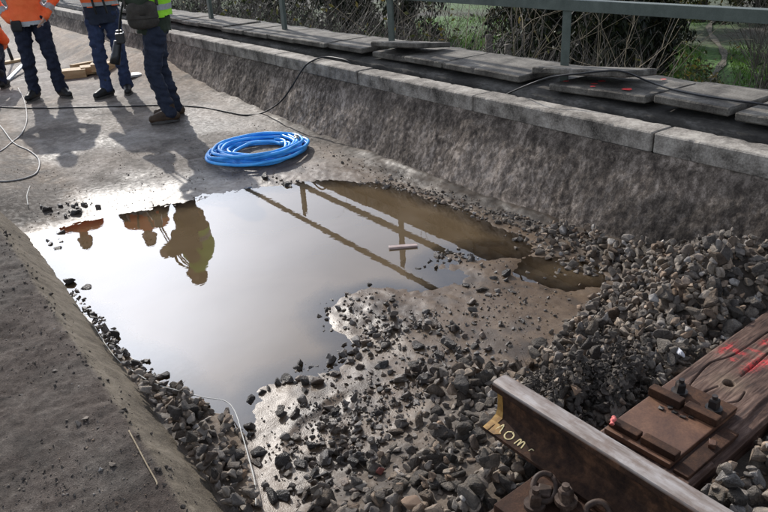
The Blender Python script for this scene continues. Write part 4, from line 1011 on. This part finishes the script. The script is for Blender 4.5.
def remesh(shapes, voxel, smooth=4, wrinkle=0.0, wsc=9, seed=0):
    mb = MB()
    for v_, f_ in shapes: mb.add(v_, f_)
    me = bpy.data.meshes.new('tmp'); me.from_pydata(mb.v, [], mb.f); me.update()
    bm = bmesh.new(); bm.from_mesh(me); bmesh.ops.recalc_face_normals(bm, faces=bm.faces); bm.to_mesh(me); bm.free()
    o = bpy.data.objects.new('tmp', me); COL.objects.link(o)
    m1 = o.modifiers.new('r', 'REMESH'); m1.mode = 'VOXEL'; m1.voxel_size = voxel
    m2 = o.modifiers.new('s', 'SMOOTH'); m2.iterations = smooth; m2.factor = .5
    dg = bpy.context.evaluated_depsgraph_get(); dg.update()
    res = bpy.data.meshes.new_from_object(o.evaluated_get(dg)); bpy.data.objects.remove(o); bpy.data.meshes.remove(me)
    if wrinkle:
        co = np.empty(len(res.vertices)*3, np.float32); res.vertices.foreach_get('co', co); co = co.reshape(-1, 3)
        no = np.array([v.normal[:] for v in res.vertices])
        w_ = fbm(co[:, 0]*1.0+co[:, 1]*.8+seed, co[:, 2]*1.6+co[:, 1]*.5, wsc, 4)
        co = co+no*(w_*wrinkle)[:, None]; res.vertices.foreach_set('co', co.astype(np.float32).ravel()); res.update()
    return res
def put(name, me, mat, parent):
    me.name = name; me.materials.clear(); me.materials.append(mat); me.polygons.foreach_set('use_smooth', [True]*len(me.polygons))
    return link(bpy.data.objects.new(name, me), parent)
def shell(me, pred, off, name, mat, parent):
    """a thin layer lifted off the faces that satisfy pred(centre)"""
    bm = bmesh.new(); bm.from_mesh(me); bm.normal_update()
    dead = [f for f in bm.faces if not pred(f.calc_center_median())]
    for v in bm.verts: v.co += v.normal*off
    bmesh.ops.delete(bm, geom=dead, context='FACES'); m2 = bpy.data.meshes.new(name); bm.to_mesh(m2); bm.free()
    if len(m2.polygons) == 0: return None
    return put(name, m2, mat, parent)
def seg_pred(a, b, t0, t1, rmax=.12):
    a = Vector(a); b = Vector(b); d = b-a; L2 = d.length_squared
    def f(c):
        t_ = (c-a).dot(d)/L2; return t0 < t_ < t1 and (c-a-d*t_).length < rmax
    return f
BASE = dict(pelvis=(0, 0, .98), chest=(0, 0, 1.3), neck=(0, .01, 1.50), head=(0, -.02, 1.655), sh=(.19, 0, 1.44), el=(.25, .03, 1.16), wr=(.22, -.08, .93), hip=(.095, 0, .94), kn=(.11, -.02, .52), an=(.12, .02, .10), toe=(.15, -.15, .045))
def person(label, loc, rz, joints, top, trousers_mat, boot_mat, fingers_curl=.5, coat=None, vest=None, hem=.82, group='people on the bridge deck', hair='hair', wide=1.0):
    J = {}
    for k, v in BASE.items():
        if k in ('pelvis', 'chest', 'neck', 'head'): J[k] = np.array(joints.get(k, v), float)
        else:
            for sd, sg in (('l', 1), ('r', -1)): J[k+sd] = np.array(joints.get(k+sd, (v[0]*sg, v[1], v[2])), float)
    e = empty('person', loc, rz); tag(e, label, 'person', group)
    sh = []
    P, Cc, Nn, H = J['pelvis'], J['chest'], J['neck'], J['head']
    # body
    sh += [cap(P, Cc, .125*wide, .135*wide), cap(Cc, Nn*.75+Cc*.25, .135*wide, .09), cap(J['shl'], J['shr'], .065, .065), cap(Nn-np.array([0, 0, .05]), H-np.array([0, 0, .06]), .058, .054)]
    f_ = np.array([0, -1.0, 0])
    sh += [ell(H+np.array([0, .012, .02]), (.076, .096, .108)), ell(H+f_*.03-np.array([0, 0, .055]), (.054, .06, .062)), cap(H+f_*.092+np.array([0, 0, .012]), H+f_*.108-np.array([0, 0, .02]), .011, .016),
           ell(H+f_*.082-np.array([0, 0, .052]), (.026, .012, .009)), cap(H+f_*.078+np.array([-.035, 0, .03]), H+f_*.078+np.array([.035, 0, .03]), .014, .014)]
    for s_ in (1, -1): sh.append(ell(H+np.array([.077*s_, .012, -.005]), (.011, .021, .032)))
    for sd, sg in (('l', 1), ('r', -1)):
        sh += [cap(J['sh'+sd], J['el'+sd], .052, .042), cap(J['el'+sd], J['wr'+sd], .04, .028), cap(P*.5+J['hip'+sd]*.5, J['hip'+sd], .1, .095), cap(J['hip'+sd], J['kn'+sd], .088, .06), cap(J['kn'+sd], J['an'+sd], .056, .04), cap(J['an'+sd], J['toe'+sd], .042, .032)]
        w_ = J['wr'+sd]; fd = w_-J['el'+sd]; fd /= np.linalg.norm(fd); side = np.cross(fd, [sg, 0, 0]); side = side/max(np.linalg.norm(side), 1e-6); pn = np.cross(side, fd)
        pc = w_+fd*.05
        for k in range(4):
            o_ = side*(k-1.5)*.0205; sh.append(cap(w_+fd*.02+o_*.7, w_+fd*.085+o_, .014, .0115))
            ln = (.034, .041, .038, .028)[k]; b0_ = w_+fd*.088+o_; d1 = fd*cos(.45*fingers_curl)-pn*sg*sin(.45*fingers_curl); b1_ = b0_+d1*ln; d2 = fd*cos(1.2*fingers_curl)-pn*sg*sin(1.2*fingers_curl)
            sh += [cap(b0_, b1_, .0095, .0088), cap(b1_, b1_+d2*ln*.9, .0088, .0078)]
        tb = w_+fd*.025-side*.03*1.0; t1 = tb-side*.025+fd*.03; sh += [cap(w_+fd*.02, tb, .015, .014), cap(tb, t1, .013, .0105), cap(t1, t1+fd*.028-pn*sg*.008, .0105, .009)]
    bme = remesh(sh, .0095, 3); body = put('body', bme, M_['skin'], e)
    Hv = Vector(H)
    shell(bme, lambda c: c.z > H[2]-.03 and (c.z > H[2]+.062-.02*(c.y-H[1])/.1 or c.y > H[1]+.02) and (c-Hv).length < .17, .012, 'hair', M_[hair], e)
    for s_ in (1, -1):
        mb = MB(); v_, g_ = ell(H+np.array([.031*s_, -.079, .012]), (.012, .008, .008)); mb.add(v_, g_); mb.build('eye', M_['eye'], body, True)
    # trousers
    sh = [cap(P+np.array([.03, 0, .04]), P+np.array([.03, 0, -.03]), .112*wide, .115*wide), cap(P+np.array([-.03, 0, .04]), P+np.array([-.03, 0, -.03]), .112*wide, .115*wide)]
    for sd in 'lr':
        A_ = J['an'+sd]; K_ = J['kn'+sd]; hp = J['hip'+sd]; lo = A_+(K_-A_)*.02
        sh += [cap(P*.5+hp*.5, hp, .115*wide, .108*wide), cap(hp, K_, .104*wide, .078), cap(K_, lo, .077, .07), cap(K_+(A_-K_)*.78, lo, .074, .076)]
    tme = remesh(sh, .0115, 2, .026, 13, 3); put('trousers', tme, M_[trousers_mat], e)
    # boots
    for sd in 'lr':
        A_ = J['an'+sd]; T_ = J['toe'+sd]; d_ = T_-A_; d_[2] = 0; d_ /= np.linalg.norm(d_); back = A_-d_*.05; back[2] = A_[2]-.045; g0 = A_[2]-.10
        toe = T_.copy(); toe[2] = g0+.047
        sh = [cap(A_+np.array([0, 0, .10]), A_, .056, .054), cap(back+np.array([0, 0, .0]), toe, .047, .043), cap(A_, toe, .05, .04)]
        bm_ = remesh(sh, .009, 3); bo = put('boot', bm_, M_[boot_mat], e)
        for v in bm_.vertices:
            if v.co.z < g0+.012: v.co.z = g0+.012
        sdn = np.array([-d_[1], d_[0], 0]); mb = MB(); pr = []
        for t_ in np.linspace(0, 2*pi, 20, endpoint=False):
            u = cos(t_)*.155+.068; w2 = sin(t_)*(.05 if cos(t_) > -.2 else .042); pr.append(A_+d_*u*.95+sdn*w2)
        vs_ = [(p[0], p[1], g0) for p in pr]+[(p[0], p[1], g0+.026) for p in pr]; n_ = 20
        mb.add(vs_, [(i, (i+1) % n_, n_+(i+1) % n_, n_+i) for i in range(n_)]+[tuple(range(n_))[::-1], tuple(range(n_, 2*n_))]); mb.build('sole', M_['sole'], bo)
    # coat with sleeves
    def torso(extra, hemz, flare=.0):
        down = (P-Cc)/np.linalg.norm(P-Cc); hp = P+down*max(0.02, P[2]-hemz-.02)
        s_ = [cap(Cc+np.array([.06, 0, .02]), P+np.array([.045, 0, .05]), .135*wide+extra, .125*wide+extra), cap(Cc+np.array([-.06, 0, .02]), P+np.array([-.045, 0, .05]), .135*wide+extra, .125*wide+extra),
              cap(P+np.array([.045, 0, .05]), hp+np.array([.05, 0, 0]), .13*wide+extra, .135*wide+extra+flare), cap(P+np.array([-.045, 0, .05]), hp+np.array([-.05, 0, 0]), .13*wide+extra, .135*wide+extra+flare),
              cap(Cc, P, .145*wide+extra, .14*wide+extra), cap(P, hp, .14*wide+extra, .145*wide+extra+flare), cap(J['shl'], J['shr'], .085+extra*.6, .085+extra*.6), cap(Cc, Nn-np.array([0, 0, .03]), .15*wide+extra, .085+extra)]
        return s_
    def sleeves(extra, frac=.97):
        s_ = []
        for sd in 'lr':
            s_ += [cap(J['sh'+sd], J['el'+sd], .075+extra, .066+extra), cap(J['el'+sd], J['el'+sd]+(J['wr'+sd]-J['el'+sd])*frac, .064+extra, .05+extra)]
        return s_
    def cut(me, hemz):
        if P[2] < .6: return me
        bm = bmesh.new(); bm.from_mesh(me)
        # slightly wavy hem: cut the torso only, sleeves stay
        dead = [f for f in bm.faces if f.calc_center_median().z < hemz+.008*sin(f.calc_center_median().x*22) and not any(seg_pred(J['el'+sd], J['wr'+sd], -.3, 1.4, .075)(f.calc_center_median()) for sd in 'lr')]
        bmesh.ops.delete(bm, geom=dead, context='FACES'); bm.to_mesh(me); bm.free(); return me
    if coat:
        cm = cut(remesh(torso(.01, hem)+sleeves(0), .0135, 3, .014, 9, 7), hem); c_ = put('jacket', cm, M_[coat], e)
        return_coat = (c_, cm)
    else: return_coat = None
    vest_o = None
    if vest:
        vm = cut(remesh(torso(.030, vest[1]), .0135, 3, .01, 9, 11), vest[1]); vest_o = (put('vest', vm, M_[vest[0]], e), vm)
    return e, J, return_coat, vest_o
def face_rz(dx, dy): return math.atan2(dx, -dy)      # local -Y faces (dx,dy)
def stand(px, py):
    p = at(px, py, .12)
    for _ in range(6): p = at(px, py, zf(p[0], p[1]))
    return (float(p[0]), float(p[1]), float(zf(p[0], p[1])))
# man in orange jacket, hands in pockets
q = stand(49, 98)
e, J, co_, _v = person('man in orange high visibility jacket and dark jeans with hands in pockets', q, face_rz(-.35, -1), dict(
    anl=(.17, -.02, .10), toel=(.25, -.15, .045), knl=(.14, -.05, .52), anr=(-.15, .05, .10), toer=(-.21, -.12, .045), knr=(-.12, -.02, .52),
    ell=(.33, .07, 1.15), wrl=(.19, -.06, .94), elr=(-.33, .07, 1.15), wrr=(-.19, -.06, .94)), None, 'denim', 'boot_black', coat='orange', hem=.86, wide=1.05)
c_, cm = co_
shell(cm, lambda c: 1.16 < c.z < 1.215 and abs(c.x) < .25, .003, 'reflective_stripe', M_['reflective'], c_)
shell(cm, lambda c: c.z < .915 and abs(c.x) < .19, .003, 'reflective_stripe', M_['reflective'], c_)
for sd in 'lr': shell(cm, seg_pred(J['el'+sd], J['wr'+sd], .45, .68), .003, 'reflective_stripe', M_['reflective'], c_)
mb = MB(); mb.box((-.12, -.16, .87), (.11, .06, .12), bev=.02); mb.build('belt_pouch', M_['black'], e)
# man in orange vest over navy coat
q = stand(119, 94)
e, J, co_, v_ = person('man in orange vest over navy coat and blue jeans with black straps', q, face_rz(-.55, -1), dict(
    anl=(.11, .03, .10), toel=(.14, -.13, .045), anr=(-.10, -.10, .10), toer=(-.2, -.24, .045), knr=(-.11, -.08, .52),
    ell=(.3, -.04, 1.17), wrl=(.16, -.26, 1.2), elr=(-.3, -.04, 1.17), wrr=(-.16, -.27, 1.22)), None, 'denim_blue', 'boot_black', coat='navy', vest=('orange', 1.03), hem=.84)
vo, vm = v_
shell(vm, lambda c: 1.03 < c.z < 1.075, .003, 'reflective_stripe', M_['reflective'], vo)
shell(vm, lambda c: 1.22 < c.z < 1.27, .003, 'reflective_stripe', M_['reflective'], vo)
for x0, x1 in ((-.05, -.02), (.06, .10)):
    P_ = [(x0*2, .02, 1.535), (x0*1.6, -.13, 1.46), ((x0+x1)/2, -.205, 1.25), (x1, -.215, 1.05), (x1+.01, -.2, .95)]
    mb = MB(); mb.tube(catmull(P_, 6), .013, 6); mb.build('strap', M_['black'], e)
# photographer in profile
q = stand(166, 119.5); fd_ = -_r0*.96-np.array([_f[0], _f[1], 0])*.25
rzp = face_rz(fd_[0], fd_[1])
e, J, co_, v_ = person('photographer in lime vest, dark olive coat and navy trousers leaning back', q, rzp, dict(
    pelvis=(0, .05, .94), chest=(0, .08, 1.26), neck=(0, .07, 1.46), head=(0, .02, 1.61),
    hipl=(.095, .05, .90), hipr=(-.095, .04, .90), knl=(.12, -.03, .50), anl=(.12, .06, .10), toel=(.13, -.12, .045), knr=(-.12, .04, .51), anr=(-.13, .11, .10), toer=(-.14, -.08, .045),
    shl=(.19, .07, 1.40), shr=(-.19, .07, 1.40), ell=(.25, -.03, 1.15), wrl=(.14, -.21, 1.25), elr=(-.25, -.03, 1.15), wrr=(-.14, -.21, 1.25)), None, 'navy', 'boot_brown', coat='olive', vest=('lime', 1.03), hem=.88, wide=1.12)
vo, vm = v_
shell(vm, lambda c: 1.09 < c.z < 1.14, .003, 'reflective_stripe', M_['reflective'], vo)
def to_world(o_loc, rz, p): return Vector(o_loc)+Matrix.Rotation(rz, 3, 'Z') @ Vector(p)
# shoulder bag on his near side (+x local or -x local whichever faces the camera)
side_s = 1 if (Matrix.Rotation(rzp, 3, 'Z') @ Vector((1, 0, 0))).dot(Vector((-_f[0], -_f[1], 0))) > 0 else -1
bp_ = to_world(q, rzp, (side_s*.25, -.02, 1.05)); bag = empty('shoulder_bag', bp_, rzp); tag(bag, 'grey brown canvas bag slung at the side of the photographer', 'bag')
bm_ = remesh([cap((0, -.075, -.05), (0, .075, -.04), .07, .07), cap((0, -.065, .06), (0, .075, .07), .068, .068), cap((0, -.085, -.05), (0, -.065, .06), .062, .062), cap((0, .085, -.04), (0, .075, .07), .062, .062)], .012, 3, .008, 12, 5); put('pouch', bm_, M_['bag'], bag)
shell(bm_, lambda c: c.x*side_s > .02 and c.z > -.02, .010, 'flap', M_['bag'], bag)
mb = MB(); mb.tube(catmull([(0, -.14, .08), (-side_s*.08, -.13, .3), (-side_s*.24, -.02, .47), (-side_s*.1, .12, .32), (0, .15, .09)], 6), .014, 6); mb.build('shoulder_strap', M_['bag'], bag)
# hanging camera with a long lens
cp_ = to_world(q, rzp, (side_s*.10, -.27, .86)); ca_ = empty('hanging_camera', cp_, rzp); tag(ca_, 'black camera with long lens hanging at the front of the photographer', 'camera')
mb = MB(); mb.box((0, 0, .0), (.15, .08, .10), bev=.014); mb.box((0, 0, .055), (.06, .06, .035), bev=.01); mb.build('camera_body', M_['plastic'], ca_)
d = Vector((0, -.35, -1)).normalized(); mb = MB(); P_ = [Vector((0, -.03, -.03))+d*t_ for t_ in (0, .04, .05, .12, .13, .15, .22)]; mb.tube(P_, [.037, .038, .041, .041, .046, .046, .05], 18); mb.build('lens', M_['plastic'], ca_, True)
mb = MB(); mb.tube(catmull([(-.07, 0, .05), (-.06, .06, .25), (-.03, .2, .55), (-side_s*.1, .33, .68), (.03, .2, .55), (.06, .06, .25), (.07, 0, .05)], 6), .008, 6); mb.build('strap', M_['black'], ca_)
# crouching worker mostly outside the left edge
q = stand(2, 87)
q2 = (q[0]-.13, q[1]-.06, q[2])
e, J, co_, _v = person('crouching worker in orange jacket and black trousers at the left edge', q2, face_rz(.3, 1.0), dict(
    pelvis=(0, .20, .40), chest=(0, .02, .68), neck=(0, -.10, .86), head=(0, -.17, 1.0), hipl=(.10, .18, .36), hipr=(-.10, .18, .36), knl=(.16, -.26, .52), knr=(-.16, -.22, .50),
    anl=(.14, -.02, .10), anr=(-.14, .0, .10), toel=(.17, -.19, .045), toer=(-.17, -.17, .045), shl=(.19, -.06, .80), shr=(-.19, -.06, .80), ell=(.27, -.24, .58), elr=(-.27, -.24, .58), wrl=(.2, -.46, .50), wrr=(-.2, -.46, .48)), None, 'denim', 'boot_black', coat='orange', hem=.36)
for o in [o for o in e.children if o.name.startswith('jacket')]:
    pass
# long black handle leaning by the crouching worker
a_, b_ = stand(13, 62), None
mb = MB(); A0 = Vector(a_)+Vector((0, 0, .02)); mb.tube([A0, A0+Vector((-.10, .06, 1.25))], .016, 8); mb.tube([A0, A0+Vector((-.016, .01, .2))], .026, 8); o = mb.build('tool_handle', M_['black'], None, True)
tag(o, 'long black tool handle standing at the left edge beside the orange jacket man', 'handle')
# ================================================================== VEGETATION BEYOND THE RAILING
def leaves(name, P, size, mat, parent, droop=None, aspect=2.2):
    n_ = len(P); D = rng.normal(size=(n_, 3)); 
    if droop is not None: D = D*.5+np.array(droop)
    D /= np.linalg.norm(D, axis=1)[:, None]; U = np.cross(D, rng.normal(size=(n_, 3))); U /= np.linalg.norm(U, axis=1)[:, None]
    s_ = size*rng.uniform(.6, 1.5, n_)[:, None]
    a, b, c, d = P-D*s_*aspect*.5, P+U*s_*.5, P+D*s_*aspect*.5, P-U*s_*.5
    V = np.stack([a, b, c, d], 1).reshape(-1, 3); T = np.arange(n_*4).reshape(-1, 4)
    return fast_mesh(name, V, T, mat, parent, False, dict(tone=np.repeat(rng.random(n_), 4)))
def branchy(root, height, spread, nmain, depth, r0, mat, parent, name='stems', lean=(0, 0), seg=4):
    mb = MB(); tips = []
    def grow(p, d, ln, r_, lv):
        P_ = [p]; dd = d.copy()
        for _ in range(5):
            dd = (dd+Vector(rng.normal(0, .13, 3))).normalized(); P_.append(P_[-1]+dd*ln/5)
        mb.tube(P_, [r_*(1-.12*i) for i in range(6)], seg, caps=False); tips.append(P_[-1])
        if lv > 0:
            for _ in range(int(rng.integers(2, 4))):
                k = int(rng.integers(2, 6)); nd = (dd+Vector(rng.normal(0, .55, 3))).normalized(); grow(P_[k], nd, ln*rng.uniform(.4, .65), r_*.5, lv-1)
    for _ in range(nmain):
        a_ = rng.uniform(0, 2*pi); t_ = abs(rng.normal(0, spread)); d = Vector((cos(a_)*t_+lean[0], sin(a_)*t_+lean[1], 1)).normalized()
        grow(Vector((rng.normal(0, .08), rng.normal(0, .08), 0)), d, height*rng.uniform(.6, 1.0), r0*rng.uniform(.6, 1.1), depth)
    o = mb.build(name, mat, parent); return o, tips
# bare shrubs close behind the slabs
shrubs = []
def shrub(x, y, h_, spread, nm, dp, r0, mat, label, group, leafy=None, lean=(0, 0), nl=0, ls=.04):
    z = ground_z(x, y); e = empty('shrub', (x, y, z)); tag(e, label, 'shrub', group)
    o, tips = branchy(None, h_, spread, nm, dp, r0, mat, e, 'stems', lean)
    if leafy and nl:
        T_ = np.array([t[:] for t in tips]); P = T_[rng.integers(len(T_), size=nl)]+rng.normal(0, .12, (nl, 3)); leaves('leaves', P, ls, leafy, e)
    return e
spots = [(5.1,3.9,'pale'),(5.3,4.6,'pale'),(5.0,5.4,'twig'),(5.6,6.2,'pale'),(5.3,7.0,'twig'),(5.8,7.9,'twig'),(5.4,8.8,'pale'),(5.9,9.8,'twig'),(5.5,10.8,'pale'),(6.2,11.8,'twig'),(5.7,13.0,'twig'),(6.6,14.5,'pale'),(6.8,6.9,'twig'),(7.2,8.8,'twig'),(7.4,10.9,'pale'),(7.9,13.2,'twig'),(6.3,5.2,'twig')]
ordn = ['first', 'second', 'third', 'fourth', 'fifth', 'sixth', 'seventh', 'eighth', 'ninth', 'tenth', 'eleventh', 'twelfth', 'thirteenth', 'fourteenth', 'fifteenth', 'sixteenth', 'seventeenth']
rank = {id(q): 0 for q in spots}
for kd_ in ('pale', 'twig'):
    for r_, q in enumerate(sorted([q for q in spots if q[2] == kd_], key=lambda q: -pj((q[0], q[1], 0))[0])): rank[id(q)] = r_
for k, (x, y, kd) in enumerate(spots):
    z = ground_z(x, y)
    shrub(x, y, (1.0-z)*rng.uniform(.9, 1.25) if k > 1 else 1.0-z, .32, 9 if kd == 'pale' else 8, 2,   .008 if kd == 'pale' else .010, M_['straw'] if kd == 'pale' and k in (0, 1, 3) else M_['twig'],
          ordn[rank[id(spots[k])]]+(' pale stemmed bare shrub' if kd == 'pale' else ' grey brown twiggy shrub')+' from the right behind the railing', 'bare shrubs behind the railing',
          M_['ivy'] if k in (5, 8, 11) else None, (.12, -.05), 140 if k in (5, 8, 11) else 0)
# dark drooping evergreens
def evergreen(px, py, zb, h_, rad, n_, label, lm='needle', droop=(0, 0, -1.0)):
    p = at(px, py, zb); z = ground_z(p[0], p[1]); e = empty('evergreen_tree', (p[0], p[1], z)); tag(e, label, 'tree', 'trees beyond the railing')
    mb = MB(); mb.tube([(0, 0, 0), (.05, .03, h_*.4), (0, 0, h_*.9)], [.16, .11, .03], 8); 
    P = []
    nb = 70
    for b in range(nb):
        t_ = rng.uniform(.03, 1); a_ = rng.uniform(0, 2*pi); L_ = rad*(1-t_*.75)*rng.uniform(.6, 1.15); z0 = h_*t_
        pts_ = [Vector((0, 0, z0)), Vector((cos(a_)*L_*.55, sin(a_)*L_*.55, z0+.12*L_)), Vector((cos(a_)*L_, sin(a_)*L_, z0-.25*L_))]
        if b % 2 == 0: mb.tube(pts_, [.03, .02, .006], 4, caps=False)
        m_ = n_//nb; u = rng.random(m_)**.6
        q_ = np.outer((1-u)**2, pts_[0][:])+np.outer(2*u*(1-u), pts_[1][:])+np.outer(u*u, pts_[2][:])
        P.append(q_+rng.normal(0, .16, (m_, 3))*np.array([1, 1, .8])-np.abs(rng.normal(0, .22, m_))[:, None]*np.array([0, 0, 1]))
    mb.build('trunk', M_['twig'], e); leaves('crown', np.concatenate(P), .07, M_[lm], e, droop, 3.2)
    return e
evergreen(605, 62, -2.6, 5.2, 1.8, 9000, 'dark drooping evergreen tree right behind the cable post')
evergreen(548, 56, -2.8, 5.6, 2.0, 8000, 'dark evergreen tree left of the cable post in the background')
evergreen(640, 58, -2.8, 5.2, 1.5, 8000, 'dark evergreen tree between the cable post and the grass path')
evergreen(520, 48, -3.0, 6.5, 2.4, 8000, 'distant dark evergreen tree above the small green meadow patch', 'needle')
evergreen(330, 30, -3.0, 6.0, 2.4, 7000, 'dark evergreen tree behind the bare shrubs at the top middle')
evergreen(630, 30, -3.6, 6.5, 2.6, 9000, 'yellowish green leafy tree at the top right behind the rail', 'ivy', (0, 0, -.3))
evergreen(815, 40, -2.8, 5.0, 1.6, 6000, 'dark evergreen tree at the right edge beyond the path', 'needle')
evergreen(220, 12, -3.0, 6.0, 2.4, 7000, 'dark evergreen tree far left behind the railing')
for k, (px, py, zb, h_) in enumerate([(765, 85, -2.6, 2.6), (775, 60, -2.8, 3.0), (795, 90, -2.5, 2.4)]):
    p = at(px, py, zb); shrub(p[0], p[1], h_, .35, 14, 2, .014, M_['twig'], ['bare brown shrub at the right edge beside the grass path', 'taller bare brown shrub behind the one at the right edge', 'bare brown shrub just outside the right edge'][k], 'brown shrubs at the right edge')
# low yellow leaved bush by the slabs and broken trunks on the meadow
for k, (px, py) in enumerate([(690, 82), (675, 88), (640, 80), (700, 60)]):
    p = at(px, py, -1.9); shrub(p[0], p[1], 1.1, .5, 10, 1, .01, M_['twig'], 'low bush with yellow green leaves under the dark evergreens', 'low yellowish bushes', M_['ivy'], (0, 0), 420, .05)
for k, (px, py, h_) in enumerate([(489, 58, 1.5), (508, 62, 1.35), (720, 95, .5)][:2]):
    p = at(px, py, -2.3); z = ground_z(p[0], p[1]); mb = MB(); mb.tube([(0, 0, -.1), (.02, 0, h_*.5), (0, .03, h_)], [.14, .12, .11], 9); o = mb.build('tree_stump', M_['twig'], None, True); o.location = (p[0], p[1], z)
    tag(o, ['grey broken trunk on the meadow, left of two', 'grey broken trunk on the meadow, right of two'][k], 'stump')
# grass on the near slope and the meadow
def blades(n_, xs, ys_, hmean, mat, name, label, dens=None):
    X = rng.uniform(*xs, n_); Y = rng.uniform(*ys_, n_)
    if dens is not None: k = dens(X, Y) > rng.random(n_); X, Y = X[k], Y[k]
    n_ = len(X); i = np.clip(np.searchsorted(tx_, X), 0, len(tx_)-1); j = np.clip(np.searchsorted(ty_, Y), 0, len(ty_)-1); Zg = TZ[i, j]
    h_ = hmean*rng.uniform(.5, 1.5, n_); a_ = rng.uniform(0, 2*pi, n_); w_ = .012+.01*rng.random(n_); ln = rng.normal(0, .35, (n_, 2))*h_[:, None]
    A = np.stack([X-cos_(a_)*w_, Y-sin_(a_)*w_, Zg-.03], 1); B = np.stack([X+cos_(a_)*w_, Y+sin_(a_)*w_, Zg-.03], 1); C_ = np.stack([X+ln[:, 0], Y+ln[:, 1], Zg+h_], 1)
    V = np.stack([A, B, C_], 1).reshape(-1, 3)
    return tag(fast_mesh(name, V, np.arange(n_*3).reshape(-1, 3), mat, None, False, dict(tone=np.repeat(rng.random(n_), 3))), label, 'grass', None, 'stuff')
cos_, sin_ = np.cos, np.sin
blades(60000, (4.8, 10.5), (1.5, 26), .3, M_['drygrass'], 'dry_grass', 'dry straw coloured grass on the slope below the railing', lambda x, y: np.clip(.5+fbm(x, y, .6, 3), 0, 1))
blades(90000, (10, 34), (4, 34), .16, M_['grass'], 'meadow_grass', 'green grass of the meadow in the valley', lambda x, y: np.clip(.1+.8*fbm(x, y, .3, 3)+sum(np.exp(-(((x-c_[0])**2+(y-c_[1])**2)/22)**2) for c_ in (at(742, 60, -3.0), at(468, 42, -3.0))), 0, 1)*(np.abs((x-path_c[0])*path_d[1]-(y-path_c[1])*path_d[0]) > .4))

M_['cane'] = leaf_mat('mixed dry canes', [(0, (.012, .01, .007)), (.55, (.036, .029, .021)), (.86, (.075, .061, .044)), (1, (.2, .165, .115))], .0)
# bramble thicket: mass of thin canes and dead leaves behind the shrubs
def thicket(n_, xs, ys_, zfun, name, label):
    X = rng.uniform(*xs, n_); Y = rng.uniform(*ys_, n_); i = np.clip(np.searchsorted(tx_, X), 0, len(tx_)-1); j = np.clip(np.searchsorted(ty_, Y), 0, len(ty_)-1); Zg = TZ[i, j]
    top = zfun(X, Y); H_ = (top-Zg)*rng.uniform(.35, 1.0, n_); A = np.stack([X, Y, Zg], 1)
    ln = rng.normal(0, .32, (n_, 2))*H_[:, None]; B = A+np.stack([ln[:, 0]*.4, ln[:, 1]*.4, H_*.6], 1); C_ = A+np.stack([ln[:, 0], ln[:, 1], H_], 1)
    r_ = .005+.006*rng.random(n_); Vs, Ts = [], []
    for P3, rr in ((A, r_), (B, r_*.8), (C_, r_*.35)):
        for k in range(3):
            Vs.append(P3+np.stack([np.cos(2*pi*k/3)*rr, np.sin(2*pi*k/3)*rr, 0*rr], 1))
    V = np.stack(Vs, 1).reshape(-1, 3); b = (np.arange(n_)*9)[:, None]
    for q in (0, 3):
        for k in range(3): Ts.append(b+np.array([[q+k, q+(k+1) % 3, q+3+(k+1) % 3, q+3+k]]))
    return tag(fast_mesh(name, V, np.concatenate(Ts), M_['cane'], None, False, dict(tone=np.repeat(rng.random(n_), 9))), label, 'brambles', None, 'stuff')
thicket(15000, (5.4, 13), (3.5, 44), lambda x, y: .2-.14*(x-6)+.5*fbm(x, y, .4, 3)+.04*np.clip(y-7, 0, 25), 'bramble_thicket', 'tangle of thin grey brown canes behind the railing')
n_ = 90000; X = rng.uniform(5.8, 13.5, n_); Y = rng.uniform(3.2, 40, n_); Zt = np.array([ground_z(a, b) for a, b in zip(X, Y)])
P_ = np.stack([X, Y, Zt+rng.random(n_)**1.3*np.clip(1.7+1.3*fbm(X, Y, .5, 3), .2, 3)], 1)
o = leaves('undergrowth', P_[fbm(X, Y, .45, 3) > -.12],   .024, M_['needle'], None); tag(o, 'dark leafy undergrowth among the bare canes below the railing', 'undergrowth', None, 'stuff')
evergreen(412, 34, -2.8, 4.8, 2.2, 7000, 'dark evergreen tree behind the middle railing post')
evergreen(590, 46, -3.0, 6.0, 2.6, 9000, 'broad dark evergreen tree behind the cable post and rail')
evergreen(655, 40, -3.2, 5.0, 1.6, 8000, 'dark evergreen tree left of the grass path in the distance')

evergreen(120, 0, -3.0, 6.0, 2.6, 6000, 'dark evergreen tree behind the railing left of the photographer')
evergreen(270, 22, -3.2, 5.0, 2.6, 7000, 'low dark evergreen tree behind the second railing post from the photographer')
evergreen(370, 30, -3.2, 5.0, 2.4, 7000, 'dark evergreen tree just left of the middle railing post')

evergreen(702, 24, -3.6, 6.0, 2.4, 9000, 'yellowish green leafy tree behind the far end of the grass path', 'ivy', (0, 0, -.3))
evergreen(766, 26, -3.4, 5.0, 2.4, 8000, 'dark evergreen tree at the top right corner behind the grass', 'needle')
for k, (px, py, h_) in enumerate([(768, 70, 2.6), (782, 95, 2.4), (758, 48, 2.6)]):
    p = at(px, py, -2.6); shrub(p[0], p[1], h_, .3, 22, 2, .013, M_['twig'], ['dense brown shrub in front at the right edge of the grass', 'dense brown shrub just outside the right edge by the slabs', 'dense brown shrub farther back at the right edge of the grass'][k], 'brown shrubs at the right edge')
